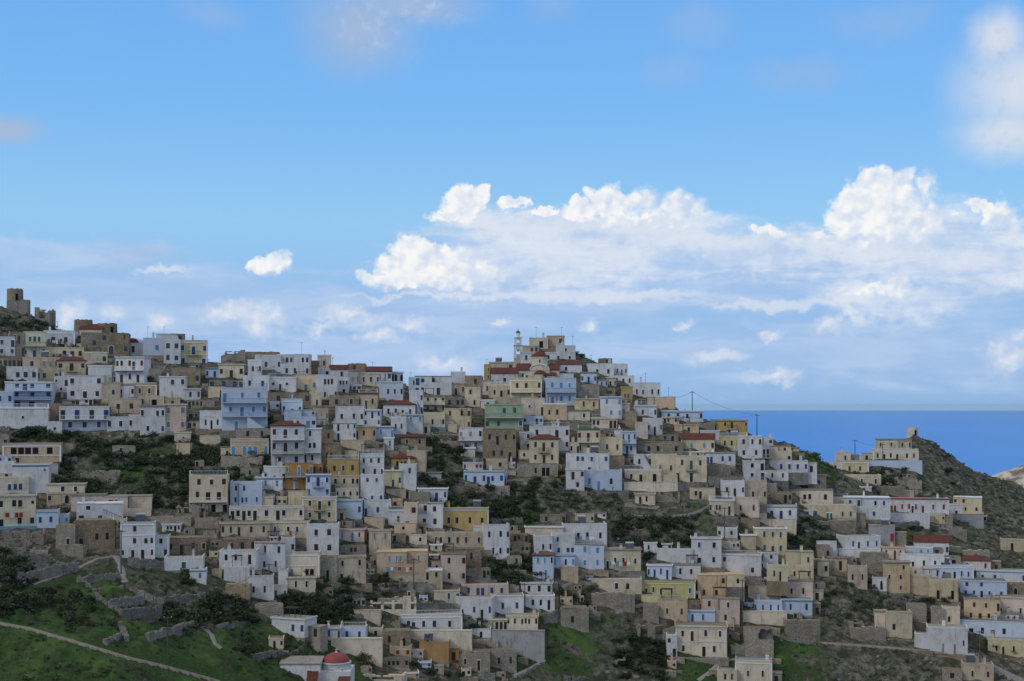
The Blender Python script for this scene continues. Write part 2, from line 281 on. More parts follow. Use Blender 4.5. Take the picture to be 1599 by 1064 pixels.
# ----------------------------------------------------------------------------
# HOUSES: survey read off the photograph. '@ X Y' starts a survey sheet with its corner (photo pixels, sheet scale 5:1)
# x0 top x1 base  wall shutters  rows(top storey first, one glyph per bay)  options | name used by neighbours' labels
HOUSES = '''
@ 0 440
55 145 215 235 S k - N
268 200 388 290 S k .o. Z
790 397 1000 570 T k w..w/.a.w D6
635 395 792 545 S k ..w. D5
1120 450 1282 575 V t ..w. a
1218 408 1370 470 W k - D4
1280 458 1405 645 W k ww/ww
1405 470 1612 670 Y b w.d.w/w..w b0 E d3 | yellow house with the blue balcony
0 440 112 580 W k w.d/w.w
75 390 192 585 S k .wd./w..d
190 400 350 602 C g .www./w.d.w B0
345 395 578 512 W k .w.w. E
362 515 642 610 Y n ..www
490 488 642 520 W k - N
455 583 660 775 Y n w.d.w/w.... b0 R | yellow red-roofed house with the arched windows
185 598 456 692 B e .w.www D4
60 675 285 785 W k .www
284 690 455 785 B k ww.w
660 560 832 655 C k ...w
690 655 868 795 W k - D6
898 588 1125 795 W n ww.wd.w/.d.w.d. B0 Y-5
50 783 396 985 V b .wdw.w/.w.w.w/.o.o.. B0 B1 | long white hotel with the blue shutters
0 985 362 1150 W k ..s.. D4
-60 862 92 1075 V b .w.w/.w.w
424 750 532 880 W k s.d/.s.
530 728 800 925 W n w..w/wdw
795 785 935 935 B k ..w.
928 805 1045 912 W k d..w
1040 803 1217 908 A k .w.w. E
850 918 1095 1030 B k .w.w.
1085 898 1275 980 B k w.o.
1290 955 1448 1170 P e w.w/w.w
1095 968 1286 1205 W b w..ww/.w..w P
1005 1045 1098 1165 W k w..
480 978 838 1170 W b d.d.d.d/.w.w.w. B0 P
838 1060 1005 1168 W k w.w.
1245 740 1442 925 W k ..w.w/.....
1440 835 1562 932 W k .w.w
1340 672 1556 825 T k .w..w
1135 680 1242 775 B k - N
650 480 812 575 S k .w. Z
1285 915 1402 980 B k .w.
365 950 478 1108 T k - D4
@ 0 645
370 80 480 185 W k .s.
-20 165 62 300 S k .w
38 250 460 412 A k .oooo.o./.w.... E | apricot house with the dark verandah
365 402 452 468 K k - N
-10 335 88 410 V b w.d
105 400 370 625 W t ....s/..... Y12 | big blank white gable wall
-10 385 108 470 W k -
-20 512 212 645 C b ..www. B0
0 643 264 910 Y k w.ww.s/d..w.w t1 | yellow house with pale blue balconies
-10 465 116 520 B k .w.
375 553 652 645 C k ..w.w.
372 625 580 715 B k w..a.
562 638 812 775 P k .s.s.
810 648 1170 865 P k .ow....../......... D6 d3 | big blank cream wall house
612 713 948 850 W b .w..../d.w.. S d-5
262 768 448 898 V b .w.w.
445 800 532 872 V t w.w
578 835 888 1065 T k .d..w.w. | large dark stone house
438 875 582 1065 S k ..d.
30 905 338 1020 S k ..w...w. Z
884 833 988 965 C n wdw/... B0 d-6
945 863 1200 1140 W n ..w.../..w.ww/w.d.d.w E | white stepped house with brown doors
1195 962 1312 1130 W k .w./..d E
1368 712 1600 825 S k w.w..a Z
1362 150 1485 242 C k ....
1375 240 1482 325 B k - N
880 255 1052 338 S k .w..
622 455 908 545 S k ..... Z
490 235 572 335 S k -
1560 -5 1750 125 W k .wd.w
1320 975 1602 1110 T k w.d.w.w
480 1035 650 1110 S k .... N
1170 812 1490 870 S k - N
@ 0 850
1285 112 1578 225 W g ..w.. P h | white house with the turquoise window
1480 205 1605 295 W t ..w.
@ 320 440
125 528 312 605 S k .w.w. Z
318 545 582 595 T k ..... D4
108 643 302 758 C n w.d.w
8 670 146 765 V b w.d.w
35 765 298 828 S k d.d.dd
335 612 442 745 W k .w.w
398 583 592 705 W k w.w..w D5
440 685 556 742 T k ... D3
558 570 812 745 W k ..ww..ww/..w.w..w | big white house on the ridge with paired windows
878 573 980 695 C k .w. h
808 615 886 725 T k - D3
982 650 1118 765 W n ..w. Gs
884 682 992 745 W k ..o.
1115 638 1256 722 T n .w..
1120 690 1200 818 K e .w.w
298 738 498 850 W k .w..w.
140 835 482 1160 V t d..w..w./.w.d.w.w/..d..w.. B0 B1 S | tall bluish-white house with turquoise stairs
28 828 152 915 C k ..d
494 748 708 865 W n .s.d.s.. b0
705 738 870 870 Y t ..d.w
870 733 1030 935 W n ..www./d.w..w
1022 758 1118 888 W n .www/..o.
1200 713 1362 818 C n .w.w.w
1260 665 1456 785 W b ..w.w Gs | small white house with red gabled roof on the ridge
1455 705 1545 785 W k oo.o
1362 780 1545 925 V k ..w.w.w
1230 823 1364 895 T t o.o.
490 863 822 965 T k .w.w.w
600 928 758 1060 V b w.d.w E
620 1000 865 1140 V t ....s/..w.dw
815 868 908 992 C k ..d.
970 883 1198 995 T k .w..w.
1195 875 1345 995 B k w.d.w. R0
855 970 962 1115 A t w..w
1018 985 1240 1118 W k .w..w.w
1240 998 1368 1135 W b w.d.w/w...w
1390 925 1640 1070 W n .w.w.d.w. R | white house with brown shutters and low red roof
1450 1065 1570 1190 W k .w.w.
@ 320 645
-5 28 132 130 W k w.d.w.
245 120 532 215 S k ..w..w..
205 213 492 340 A t a.aaa.a E | apricot house with the arched blue windows
128 280 216 350 Y n .w.
128 345 445 425 S k ...... N
525 63 772 418 W n w.a.w./w.a.w./.w..w. R B0 B1 | tall white red-roofed house with two balconies
770 120 905 400 W k .w../.ww./d.w.. B1
458 418 632 565 W b w.d.w
400 503 604 608 W t ..w..w. D3
630 395 842 595 O t w..d..w/..d..d. B0 | bright orange house
842 405 915 480 O n d.w D4
790 480 972 668 V b w.d.w/w...w b0
762 665 1025 845 Y n .w.d.w./.w.d.w. b0 E | yellow house with the brown central doors
198 735 765 840 C k dwdwd.w.dw..w E | long cream house with a row of nine openings
200 545 442 730 V b .w.w..../.w.ww..w.
-120 493 172 790 C n .w.w.w/.w.o.o./..d.o.o B1 d1 | cream three-storey house with brown verandahs
278 430 422 510 S k ..w..
650 612 802 725 B k - N
425 668 532 728 C k - D3
130 858 498 970 B n w.w.d..w..w.
495 853 802 975 C b .w..w.w..
795 878 1042 1112 W n .w.w./.w.w. | cubic white house with four brown windows
905 253 1060 405 T n .ww.. b0
958 370 1200 492 U n .w.w.w.
970 490 1204 585 B k .w.w.ww
1198 333 1395 500 W n .w.w.w./.w..d.d E
1213 493 1392 695 W b .w.w./...../..w.w
1022 598 1198 668 C n w.w.w.w
1032 678 1222 825 V b .d...w
1243 688 1452 820 W b d..w..w
1453 320 1640 452 U n .www.. R | ochre house with the red roof and three brown windows
1398 448 1532 595 Y b ..d.w
1512 405 1646 605 W b ..w./....
1175 108 1332 212 A n d.w..w
1330 105 1472 202 V t .w..d
1395 195 1472 292 W n ..w.
1002 72 1178 215 W k .d..w.w/.d....w
898 130 1002 235 T n ..w.
1240 210 1402 312 S k w..w. Z
1058 213 1242 268 B k - N
1528 163 1722 265 T n .w..w. R
1430 763 1652 900 W n ..w..d.
1030 908 1242 1005 P t .d..d.w.
1280 915 1450 1115 B e .w..w./..w...
1478 868 1645 950 A k ..s...
150 985 392 1090 T k .w.d.d
392 1020 622 1240 W n ..w..w./..w..w.. | white two-storey house behind the tall pole
600 983 702 1112 W k ..w
@ 320 850
112 58 400 260 W n .w.w..d./........
340 258 535 438 W k .w..w..
150 185 345 305 W k -
620 78 892 262 C t ......./.w..oo. E
640 258 862 375 C k ..w..w..
518 330 636 445 C b .w..w
572 208 645 335 W k .
1028 98 1254 310 B k .w...w./.d...... | boxy beige house with bare plaster
880 98 1032 285 S b ..d..
1340 58 1735 295 A t ...w.ww....w../..d......... | wide apricot house with pale blue shutters
1288 100 1362 195 S k .w.
1288 430 1648 555 C k .d.w.w..w Z
395 468 608 575 S k .....
158 308 348 425 T k - N
512 578 784 722 W b ....w.w Y-22 | lone white cottage with slanting roof
498 738 612 815 P k .d.w H
905 652 1056 755 W b ..w..d
1056 656 1254 768 V b .w..w. | bluish-white cottage with two blue windows
985 740 1382 878 C k ......s. N
1384 675 1605 815 T n .w..d.
1440 808 1605 885 A r .w.w
1168 1018 1542 1080 C k .w.w.w.. Z
@ 640 440
930 443 1078 525 C k ..o. a
1068 424 1197 505 B k ..w
868 500 1002 565 B k ..ww
865 550 948 645 W b .w.
1143 503 1292 630 W k ..w../w..w. | white house on the summit
1058 553 1182 630 W k w.w
1165 618 1342 722 W n .w... Gs D6 | white hall with the long red roof beside the church
1468 598 1578 650 T n ..w.
1388 645 1592 755 W k ..w..w.
1333 708 1456 805 V b w.d.w b0
1060 758 1298 965 V t .w.w.w./.d.w.w. B0 | pale blue house with the full balcony below the church
1130 720 1278 765 W k - N
578 655 622 775 U k .w/.w
618 628 804 705 B k ....d
638 672 842 825 W k ..w.. Gs
618 818 784 915 C n .w.d.w
783 763 1028 962 Y n .w.w..w/......w B0 E | pale yellow house with the white balustrade
38 735 325 885 W b dw.w.../dw..d.. | white ridge house with the roof pergola
318 703 432 795 W k - D4
298 788 426 895 B n ..d.w
428 733 562 830 T n ..w.
428 825 548 990 C k .w../..w.
566 770 642 895 P k .w.
-5 858 104 1055 W b ...w/w..w S
98 890 274 1025 Y k .w.w.w/.w.d.w B0
255 898 428 990 S k .w.ww
268 988 474 1160 Y n .w..w.d/.w....w
553 923 664 1005 P n .w.
652 905 975 965 B k .....
584 958 884 1160 G g ...w.w./w.w...w B0 | pale green house
880 918 1052 1045 P k .s..d
1043 953 1224 1080 A n .w.w.. h
1288 913 1474 1005 Y n ..w..w.
1488 898 1652 1070 W t .w..w/..w.w
1538 748 1610 838 C n .d.w
1468 768 1542 835 V b .w.w
1300 803 1478 905 S k - N
1478 828 1605 902 S k ..w. Z
-10 748 50 835 V k .w
@ 640 645
-45 12 100 162 W t .w.w/....
106 8 274 132 Y k ..w..w t0
296 98 368 165 C k -
382 123 568 302 W e w.w.w/.w.w. B0
398 273 508 345 C k -
573 125 828 378 T n .w.d.w.w/..w.w.d. e1 | tall brown-orange crumbling house
598 368 764 445 B k ..w.
932 112 1244 295 W n .w...d.w/........w
862 150 942 295 W k .w/.w
932 168 1158 400 Y n .w.d.w./.w.d.w. R b0 | yellow house with red roof and red balcony
838 393 1155 505 S k ....w.oo..
848 298 938 358 Y k .w.
1308 128 1478 325 Y n w.d.w/w.w.d B0 t9 | yellow house with the green roof edge
1248 238 1322 325 Y k w.d
1474 195 1658 332 Y n ..w..w.
1218 322 1548 485 W b ..ww.w..w/.....d....
1218 440 1360 605 W n .d.w/..w. D4
1352 455 1655 605 V t .w.d..w.. | bluish-white house on the stone bank
1548 333 1674 455 T k .....
418 455 734 568 V b w.d.wdw.w P | low white house with blue shutters above the thicket
732 495 756 560 V b d
62 588 290 695 W b ..w.d.w b0
52 703 256 900 W n .w.w./.w.w. | white two-storey house beside the golden house
254 750 614 918 U k .w.w..w..w. E | golden yellow long house
578 883 778 1140 W k .w..w.w/..w.w.w Y8
500 885 585 1000 W k ...
124 940 588 1050 B n ..ww.w.w.w..w.
-5 950 132 1028 C k ..w.
-10 615 155 705 S k ..... N
-45 705 58 925 P n .w/w.
-25 305 122 465 B n ....
112 463 244 515 K k - H
162 138 385 265 S k .w.w.w. Z
898 888 1195 975 P k .......
968 965 1112 1116 W k ..w.w
1194 876 1538 1030 W k .w.w.w..w. t | white house with four dark windows and solar panels
1283 1026 1514 1220 V t ..w..w./..w..w. | bluish-white house with four pale blue windows
1108 948 1288 1115 W b .w..../.w.ww
1118 1112 1286 1222 V t w..w.w
958 1105 1118 1300 V t .w.w.w/....d.. R0
@ 640 850
248 73 436 308 P n .w..w/.w..w | pinkish two-storey cube house
168 143 252 215 P n .w.
-10 200 254 362 B k .w..d.w./........
270 38 558 155 T n ......w..
758 90 874 188 S k ..w.
188 360 388 462 C b ...w.d
402 318 770 415 P b .w.dd.w.w.
360 425 640 590 W b .d..w.d.w Y-10 | long low white house with the blue door
636 402 888 555 W b ..w..w.
866 303 1108 405 W k .w.w.w
884 398 1130 515 W k ..w.w.d.
-70 560 408 690 W k .wd.w.w..w.. E P | low white house with a dark eave line
-75 678 484 808 C k ........ N | long cream retaining wall
628 585 762 678 C k .ddd
752 558 998 745 C n w.w.www.w/........ | cream house with a frieze of small windows
636 678 1050 862 K k ...... N
74 780 304 915 O k ..... | blank orange house
-40 828 104 885 P k .w.w
378 843 625 990 S k .w..d.. | grey stone hut
620 828 832 985 S k ..w..w.
1178 498 1395 665 S k ..w... | square grey stone shed house
1418 278 1808 388 C k w...w.w..
1418 386 1755 505 S k w.w.... N
1495 40 1802 208 C k wd.w.w..w. | cream house with a tall dark door
1178 178 1314 290 B k - N
@ 960 440
-5 650 96 745 W b .w.d.w
-45 738 152 818 W k w.w.w.w.
138 798 352 918 W n .w.w..w.w
48 822 138 950 U n .ww. B0
253 898 464 995 A k ......
158 970 328 1070 W b ..w...w
-5 948 114 1070 C e ..w.
368 1008 688 1095 V b .w.w.w..w P | pale blue house at the skyline pole
@ 960 645
84 -10 168 118 T k - D4
563 43 782 142 S k ..... Z
793 56 1034 190 U n ..w.d...w/.w.w.w.. b0 | ochre house at the skyline
818 185 1034 290 Y n .w.w.w.. B0
468 93 654 170 A k ...w..
228 48 372 175 W n .w.d.w
168 83 258 195 C k ....
55 145 168 325 V b w.d.w/.dw. B0
-5 128 62 190 W k -
178 226 530 335 S k ..w.w...w. | long grey stone house
518 163 775 308 Y t ..a..w.w Gs | cream chapel-like house with red gable roof
668 138 812 245 W t ..w.
962 188 1148 355 W n .w.w.w/.w..w. | white house below the tall skyline pole
1180 258 1378 385 C k ....w./....w
1100 258 1204 350 W k .ddd B0
1128 378 1502 465 W b d.w..w.w.w.w | long white house with six windows in a row
1012 376 1170 525 W k .w.d/.w.d
1163 453 1348 530 W n ..w..w.
712 310 940 412 W b dd..w.w. h
523 303 720 352 C k ..w.w.w
476 345 714 540 C g .w.d.w./d..d... b0 | cream house with green doors
283 333 480 508 Y n ..w..w.
148 333 290 435 W k .w..w S
78 443 362 552 B k .w.d..o.
70 543 492 628 C k ...... N
328 490 488 552 B k -
158 628 314 725 C k .d.w.. | small lone cream hut
832 540 1012 660 W n .w.d.w
1002 538 1184 712 B k ..w..w
738 680 926 800 B k w.ww..d.
918 662 1120 815 P n ..w...w. | blank pinkish house with two small windows
1108 730 1415 835 W b .w.d.d.w. h | white house with the green door
1108 833 1415 935 C k - N D3
1338 488 1642 600 A b ...w..w. S
1232 598 1694 712 C n wdwwd.ww..w. B0 | cream house with a long balcony row
1090 898 1340 1110 Y b ..w.w.w./..w.d.w. | yellow house with the blue door
982 950 1100 1065 B k ....
600 975 830 1205 W b .w..w./.d..w. h | white house with two blue windows under the road
228 1012 328 1095 W k .w..
330 1070 605 1170 W k ....... D4
370 1020 445 1075 W k .w
@ 960 850
803 83 1134 245 W n .w......./......w.
1126 68 1274 205 W k d.w./d.w.
1338 68 1546 290 Y n ......w./..w...w. | tall blank yellow block
1188 170 1346 290 Y n ..w.d.. d-7
253 163 442 275 V b w.d.w.d.
438 158 668 275 W k ..w..w.. h
208 290 622 425 L b .d.w.d..w....w. E | lime yellow house
208 400 372 455 L k d.... N
648 245 1004 425 A n .....w.ww./.w..d..d.w.
878 248 1010 335 Y k ..w. d-6
580 372 662 455 Y k .w
688 428 974 625 P n .w...w../..d..w... | pinkish house with the red door
566 445 700 525 A r ..w.d.
540 522 780 625 V b ..d..w... D3
478 640 870 878 C n .w.d..w..w./.w...d.w.. E | large cream house at the foot of the village
406 715 486 878 W k w./.d D4
338 440 564 600 B n ..w...w.
222 470 342 605 S k .... 
178 598 534 748 S k .a..d..... Z
1018 658 1238 890 S k ...w.../....... | big square ruin-like stone house
908 788 1032 865 S k - N
1098 308 1312 400 W b .w...d.w
1308 285 1542 440 P k ..w..w..
1042 340 1296 455 B k .....
1088 450 1304 545 V b d..w..d..w.
1298 432 1538 555 V b ..w...w.
1000 528 1344 625 C k - N D3
1340 595 1605 745 S k - N
942 920 1222 1090 C n ...w...w.. h E
800 988 950 1090 C k ..w.w.
1545 120 1690 205 A k .w.
0 885 82 965 S k .o Z
@ 1279 600
468 430 718 518 C n w..w..w.w
426 518 768 605 C n .w.d.w.d..w.w. E | long cream hilltop house
382 600 802 662 V k - N
138 540 246 618 C k ..w.
172 608 384 708 Y n ..w..w.. E
5 618 164 685 C k ...dw.
158 712 478 808 C k w..d..w...w. | low cream house under the hilltop
618 723 802 805 S k ... Z
488 798 672 865 S k - N
204 888 548 1055 W b .w.d...w.w./......w...
484 898 1000 1015 W r .d.dd.w.wdw.d..w..w. E t8 | long white hall with red trim
520 1010 862 1082 W k - N
1056 888 1258 1068 Y k w.w..../...w..w./.d...... | yellow house at the end of the row
998 938 1114 1068 W k w.w.
1240 1030 1302 1070 W k o.o
@ 1279 740
856 315 978 390 Y k ....s
972 318 1284 408 K k - N
-200 190 222 262 C k ..w.w.......
-210 245 280 375 C g ..w.d.w..dd..w.w. B0 | long greenish cream house
-200 370 292 450 S k - N
392 405 584 535 K r ....d
202 495 488 605 W b ..w.d..w..w. Y8 | white house with blue shutters beside the grey garage
-10 530 136 650 W k - N
80 590 480 645 W k - N
498 573 660 670 P n .w..d.w.
752 490 1002 650 W n .w...w.d.w Gs | white house with red gabled roof on the eastern slope
682 573 882 648 V t ....w.w.
646 638 962 760 W k .w.d..w..w.d
700 740 800 800 C k .w.
1098 645 1328 765 P b ..w....w. R | pink house with red roof
888 725 1198 838 V b .w.d..d.w.w. E
788 733 914 808 W k ..w.
1248 762 1652 865 W b .s..d......w.w
1112 835 1452 965 V b .w..w...../.d.w.d.w..w.
718 800 874 945 B k ....
862 832 1078 995 B k ..o...o. | raw concrete house with two square holes
508 690 704 930 A n ....w./.w..w../....w.. | tall apricot house with three storeys
228 728 372 880 B k .w..w.
333 620 542 745 S k ......
-10 555 84 685 S k ..w
-10 680 76 800 Y k .w
80 650 216 755 B k ..d.
418 812 524 915 W k ..a.
1428 520 1652 610 B k ..d....
904 413 1152 505 S k ........ Z
1448 858 1652 972 T k ..a...
962 648 1098 738 S k ..o.
1122 600 1330 665 S k .... N
@ 1279 850
1143 440 1400 600 A n ..w..w..d/.w.d.w..
1390 415 1660 605 P n .w....w..w
1105 610 1652 748 V k ..o.w.d.w...w. | bluish house with the recessed porch
1336 535 1545 625 W n .w.w..w.w.
853 655 1148 855 W e .....d...d..w. h | white house with a white chimney at the bend of the lane
748 705 858 815 W k .
1330 752 1652 880 Y n ..w.d..w.....
528 540 724 735 B n .w... | reddish stone octagonal house
438 525 532 660 C k ......
968 498 1094 660 C n .w..
878 498 972 655 S k ...
248 600 364 680 S k .o.. Z
688 478 834 605 S k - D5
968 978 1112 1080 S k .w.
1128 948 1354 1080 B k ..w...w.
248 655 520 745 S k - N
'''

# small walls, ruins and outbuildings filling the gaps of the village (photo pixels: x0, top, x1, base)
INFILL = [
    (294, 622, 336, 639), (883, 640, 923, 657), (925, 652, 965, 669), (1101, 726, 1142, 744), (1299, 747, 1340, 765), (1077, 762, 1117, 780),
    (1024, 768, 1063, 786), (1198, 768, 1238, 786), (844, 802, 884, 819), (304, 808, 345, 825), (1, 844, 42, 861), (531, 851, 572, 867),
    (728, 886, 767, 903), (589, 934, 628, 951), (552, 953, 594, 969), (598, 1027, 639, 1044), (0, 559, 32, 573), (816, 650, 849, 663),
    (164, 674, 194, 687), (1029, 677, 1060, 690), (313, 679, 344, 693), (723, 721, 755, 735), (604, 764, 634, 777), (897, 803, 928, 816),
    (568, 808, 599, 822), (253, 817, 283, 831), (1121, 826, 1152, 840), (796, 833, 826, 846), (1125, 845, 1157, 858), (46, 850, 76, 864),
    (795, 850, 827, 864), (595, 964, 625, 978), (736, 982, 767, 996), (238, 566, 259, 576), (98, 623, 119, 633), (124, 621, 146, 633),
    (1035, 651, 1059, 663), (938, 674, 959, 684), (616, 695, 639, 705), (538, 704, 559, 714), (725, 752, 747, 762), (976, 784, 997, 795),
    (1245, 796, 1269, 807), (535, 813, 556, 825), (318, 829, 340, 840), (613, 834, 635, 846), (329, 845, 349, 855), (671, 850, 691, 861),
    (1479, 852, 1502, 864), (889, 912, 910, 924), (550, 935, 572, 945), (874, 933, 896, 945), (576, 981, 599, 993), (1136, 987, 1157, 999),
    (739, 1000, 760, 1011), (653, 1033, 674, 1044), (563, 1041, 583, 1053), (635, 1049, 656, 1059), (550, 601, 566, 612), (994, 623, 1010, 633),
    (422, 628, 438, 639), (739, 636, 756, 648), (294, 643, 311, 654), (427, 646, 443, 657), (738, 651, 755, 663), (291, 657, 308, 669),
    (889, 660, 905, 672), (1192, 685, 1209, 696), (304, 717, 320, 729), (1303, 734, 1319, 744), (1198, 754, 1214, 765), (1345, 760, 1361, 771),
    (1413, 765, 1429, 777), (432, 778, 449, 789), (613, 780, 630, 792), (288, 826, 304, 837), (326, 860, 342, 870), (1324, 871, 1339, 882),
    (331, 889, 346, 900), (1272, 908, 1290, 918), (796, 913, 812, 924), (505, 919, 521, 930), (635, 921, 649, 933), (1204, 980, 1219, 990),
    (808, 1026, 825, 1038), (1041, 1034, 1058, 1044), (679, 1041, 694, 1053), (720, 1045, 736, 1056), (775, 1049, 791, 1059), (1041, 1048, 1058, 1059),
    (907, 559, 921, 567), (298, 568, 311, 576), (312, 598, 326, 606), (696, 631, 710, 639), (862, 658, 874, 666), (0, 664, 15, 672),
    (143, 674, 156, 681), (1122, 673, 1137, 681), (199, 675, 211, 684), (889, 677, 902, 684), (1234, 697, 1248, 705), (977, 716, 990, 723),
    (793, 723, 806, 732), (1384, 733, 1397, 741), (792, 735, 806, 744), (1410, 739, 1424, 747), (934, 801, 948, 810), (1186, 801, 1198, 810),
    (348, 804, 362, 813), (796, 819, 809, 828), (695, 823, 707, 831), (421, 838, 434, 846), (672, 866, 686, 873), (328, 873, 340, 882),
    (572, 889, 585, 897), (914, 898, 926, 906), (590, 910, 602, 918), (654, 932, 669, 939), (901, 931, 913, 939), (1162, 940, 1176, 948),
    (919, 945, 933, 954), (1240, 957, 1254, 966), (724, 961, 736, 969), (1134, 977, 1147, 984),
]

# ---------------------------------------------------------------- materials
MAT = {}


def pmat(name, rough=0.9, spec=0.2):
    m = bpy.data.materials.new(name)
    m.use_nodes = True
    t = NT(m.node_tree)
    b = m.node_tree.nodes['Principled BSDF']
    b.inputs['Roughness'].default_value = rough
    b.inputs['Specular IOR Level'].default_value = spec
    MAT[name] = m
    return m, t, b


def bump(t, b, h, strength=0.5, dist=0.1):
    n = t.new('ShaderNodeBump')
    n.inputs['Strength'].default_value = strength
    n.inputs['Distance'].default_value = dist
    t.l.new(h, n.inputs['Height'])
    t.l.new(n.outputs[0], b.inputs['Normal'])


def obj_coord(t):
    """object coordinates shifted by a per-object random amount, and that random number"""
    tc = t.new('ShaderNodeTexCoord')
    oi = t.new('ShaderNodeObjectInfo')
    r = oi.outputs['Random']
    off = t.xyz(t.m('MULTIPLY', r, 91.0), t.m('MULTIPLY', r, 37.0), t.m('MULTIPLY', r, 53.0))
    return t.v('ADD', tc.outputs['Object'], off), r, tc.outputs['Object']


def plaster(name, col, dirt=0.5, dirtcol=None):
    m, t, b = pmat(name, 0.92, 0.15)
    p, r, raw = obj_coord(t)
    dirtcol = dirtcol or tuple(c * k for c, k in zip(col, (0.52, 0.47, 0.42)))
    big = t.noise(p, 0.35, 5, 0.6)
    x, y, z = t.sep(p)
    streak = t.noise(t.xyz(t.m('MULTIPLY', x, 2.4), t.m('MULTIPLY', y, 2.4), t.m('MULTIPLY', z, 0.28)), 1.0, 4, 0.6)
    fine = t.noise(p, 6.0, 3, 0.6)
    k = t.m('MULTIPLY', t.m('MULTIPLY', t.step(streak, 0.46, 0.72), t.step(big, 0.36, 0.6)), min(1.0, dirt * 1.3))
    patch = t.step(t.noise(t.v('ADD', p, (7, 3, 1)), 0.75, 6, 0.65), 0.54, 0.62)
    v = t.m('MULTIPLY_ADD', r, 0.20, 0.86)
    c = t.mix(t.m('MULTIPLY', t.step(big, 0.3, 0.75), 0.34 * min(1.0, dirt * 1.6)), col, dirtcol)
    c = t.mix(t.m('MULTIPLY', patch, 0.4 * dirt), c, tuple(0.5 * (a + b) for a, b in zip(dirtcol, (0.36, 0.31, 0.25))))
    c = t.mix(k, c, dirtcol)
    c = t.mix(t.m('MULTIPLY', t.step(fine, 0.45, 0.8), 0.12), c, dirtcol)
    hs = t.new('ShaderNodeHueSaturation')
    t.put(hs.inputs['Color'], c)
    t.put(hs.inputs['Value'], v)
    t.put(hs.inputs['Saturation'], t.m('MULTIPLY_ADD', t.m('FRACT', t.m('MULTIPLY', r, 17.3)), 0.35, 0.95))
    t.l.new(hs.outputs[0], b.inputs['Base Color'])
    bump(t, b, t.noise(p, 2.2, 5, 0.6), 0.25, 0.06)
    return m


def masonry(name, c1, c2, c3, scale=2.1):
    m, t, b = pmat(name, 0.95, 0.1)
    p, r, raw = obj_coord(t)
    q = t.v('MULTIPLY', p, (1.0, 1.0, 1.55))
    q = t.v('ADD', q, t.v('SCALE', t.noise(p, 1.3, 2, 0.5, 0, True), scale=0.25))
    cell = t.voronoi(q, scale, 'F1', 'Color')
    edge = t.voronoi(q, scale, 'DISTANCE_TO_EDGE', 'Distance')
    cr = t.sep(cell)[0]
    c = t.mix(cr, c1, c2)
    c = t.mix(t.step(t.noise(p, 0.5, 5, 0.65), 0.42, 0.68), c, c3)
    mort = t.step(edge, 0.02, 0.09)
    c = t.mix(mort, tuple(x * 0.62 for x in c1), c)
    hs = t.new('ShaderNodeHueSaturation')
    t.put(hs.inputs['Color'], c)
    t.put(hs.inputs['Value'], t.m('MULTIPLY_ADD', r, 0.35, 0.8))
    t.l.new(hs.outputs[0], b.inputs['Base Color'])
    bump(t, b, t.m('ADD', t.m('MULTIPLY', mort, 0.6), t.m('MULTIPLY', t.noise(p, 5, 4, 0.6), 0.5)), 0.7, 0.12)
    return m


def flat(name, col, rough=0.6, var=0.25, spec=0.3):
    m, t, b = pmat(name, rough, spec)
    p, r, raw = obj_coord(t)
    n = t.noise(p, 3.0, 4, 0.6)
    c = t.mix(t.m('MULTIPLY', t.step(n, 0.35, 0.75), var), col, tuple(x * 0.55 for x in col))
    hs = t.new('ShaderNodeHueSaturation')
    t.put(hs.inputs['Color'], c)
    t.put(hs.inputs['Value'], t.m('MULTIPLY_ADD', r, 0.4, 0.8))
    t.l.new(hs.outputs[0], b.inputs['Base Color'])
    return m


WALLS = {   # code: (words, material)
    'W': ('white', plaster('white_limewash', (0.67, 0.67, 0.665), 0.75, (0.42, 0.40, 0.37))),
    'V': ('bluish white', plaster('bluish_limewash', (0.56, 0.615, 0.695), 0.55, (0.38, 0.42, 0.50))),
    'C': ('cream', plaster('cream_plaster', (0.70, 0.62, 0.49), 0.7)),
    'Y': ('pale yellow', plaster('yellow_plaster', (0.67, 0.59, 0.42), 0.6)),
    'U': ('golden yellow', plaster('golden_plaster', (0.50, 0.375, 0.19), 0.5)),
    'O': ('orange', plaster('orange_plaster', (0.43, 0.28, 0.145), 0.6)),
    'P': ('pinkish beige', plaster('pink_plaster', (0.68, 0.57, 0.48), 0.6)),
    'B': ('beige', plaster('beige_plaster', (0.57, 0.49, 0.37), 0.95)),
    'A': ('apricot', plaster('apricot_plaster', (0.62, 0.49, 0.345), 0.7)),
    'G': ('pale green', plaster('green_plaster', (0.42, 0.50, 0.36), 0.5)),
    'L': ('lime yellow', plaster('lime_plaster', (0.58, 0.54, 0.28), 0.45)),
    'K': ('grey concrete', plaster('grey_render', (0.40, 0.40, 0.40), 0.8)),
    'S': ('grey stone', masonry('grey_stone', (0.32, 0.28, 0.225), (0.44, 0.39, 0.32), (0.26, 0.23, 0.18))),
    'F': ('dark field stone', masonry('field_stone', (0.22, 0.205, 0.185), (0.33, 0.31, 0.28), (0.16, 0.155, 0.12), 2.4)),
    'T': ('brown stone', masonry('brown_stone', (0.32, 0.25, 0.17), (0.43, 0.35, 0.245), (0.245, 0.19, 0.13))),
}
flat('shutter_blue', (0.025, 0.07, 0.19), 0.5)
flat('shutter_pale_blue', (0.12, 0.27, 0.42), 0.5)
flat('shutter_brown', (0.065, 0.032, 0.022), 0.5)
flat('shutter_red', (0.30, 0.035, 0.025), 0.5)
flat('shutter_green', (0.03, 0.13, 0.08), 0.5)
flat('shutter_grey', (0.22, 0.24, 0.25), 0.6)
flat('dark_opening', (0.018, 0.018, 0.02), 0.8, 0.3, 0.1)  # near-black for the shade inside openings; also the joint of shutter leaves
flat('window_glass', (0.025, 0.03, 0.035), 0.15, 0.3, 0.6)
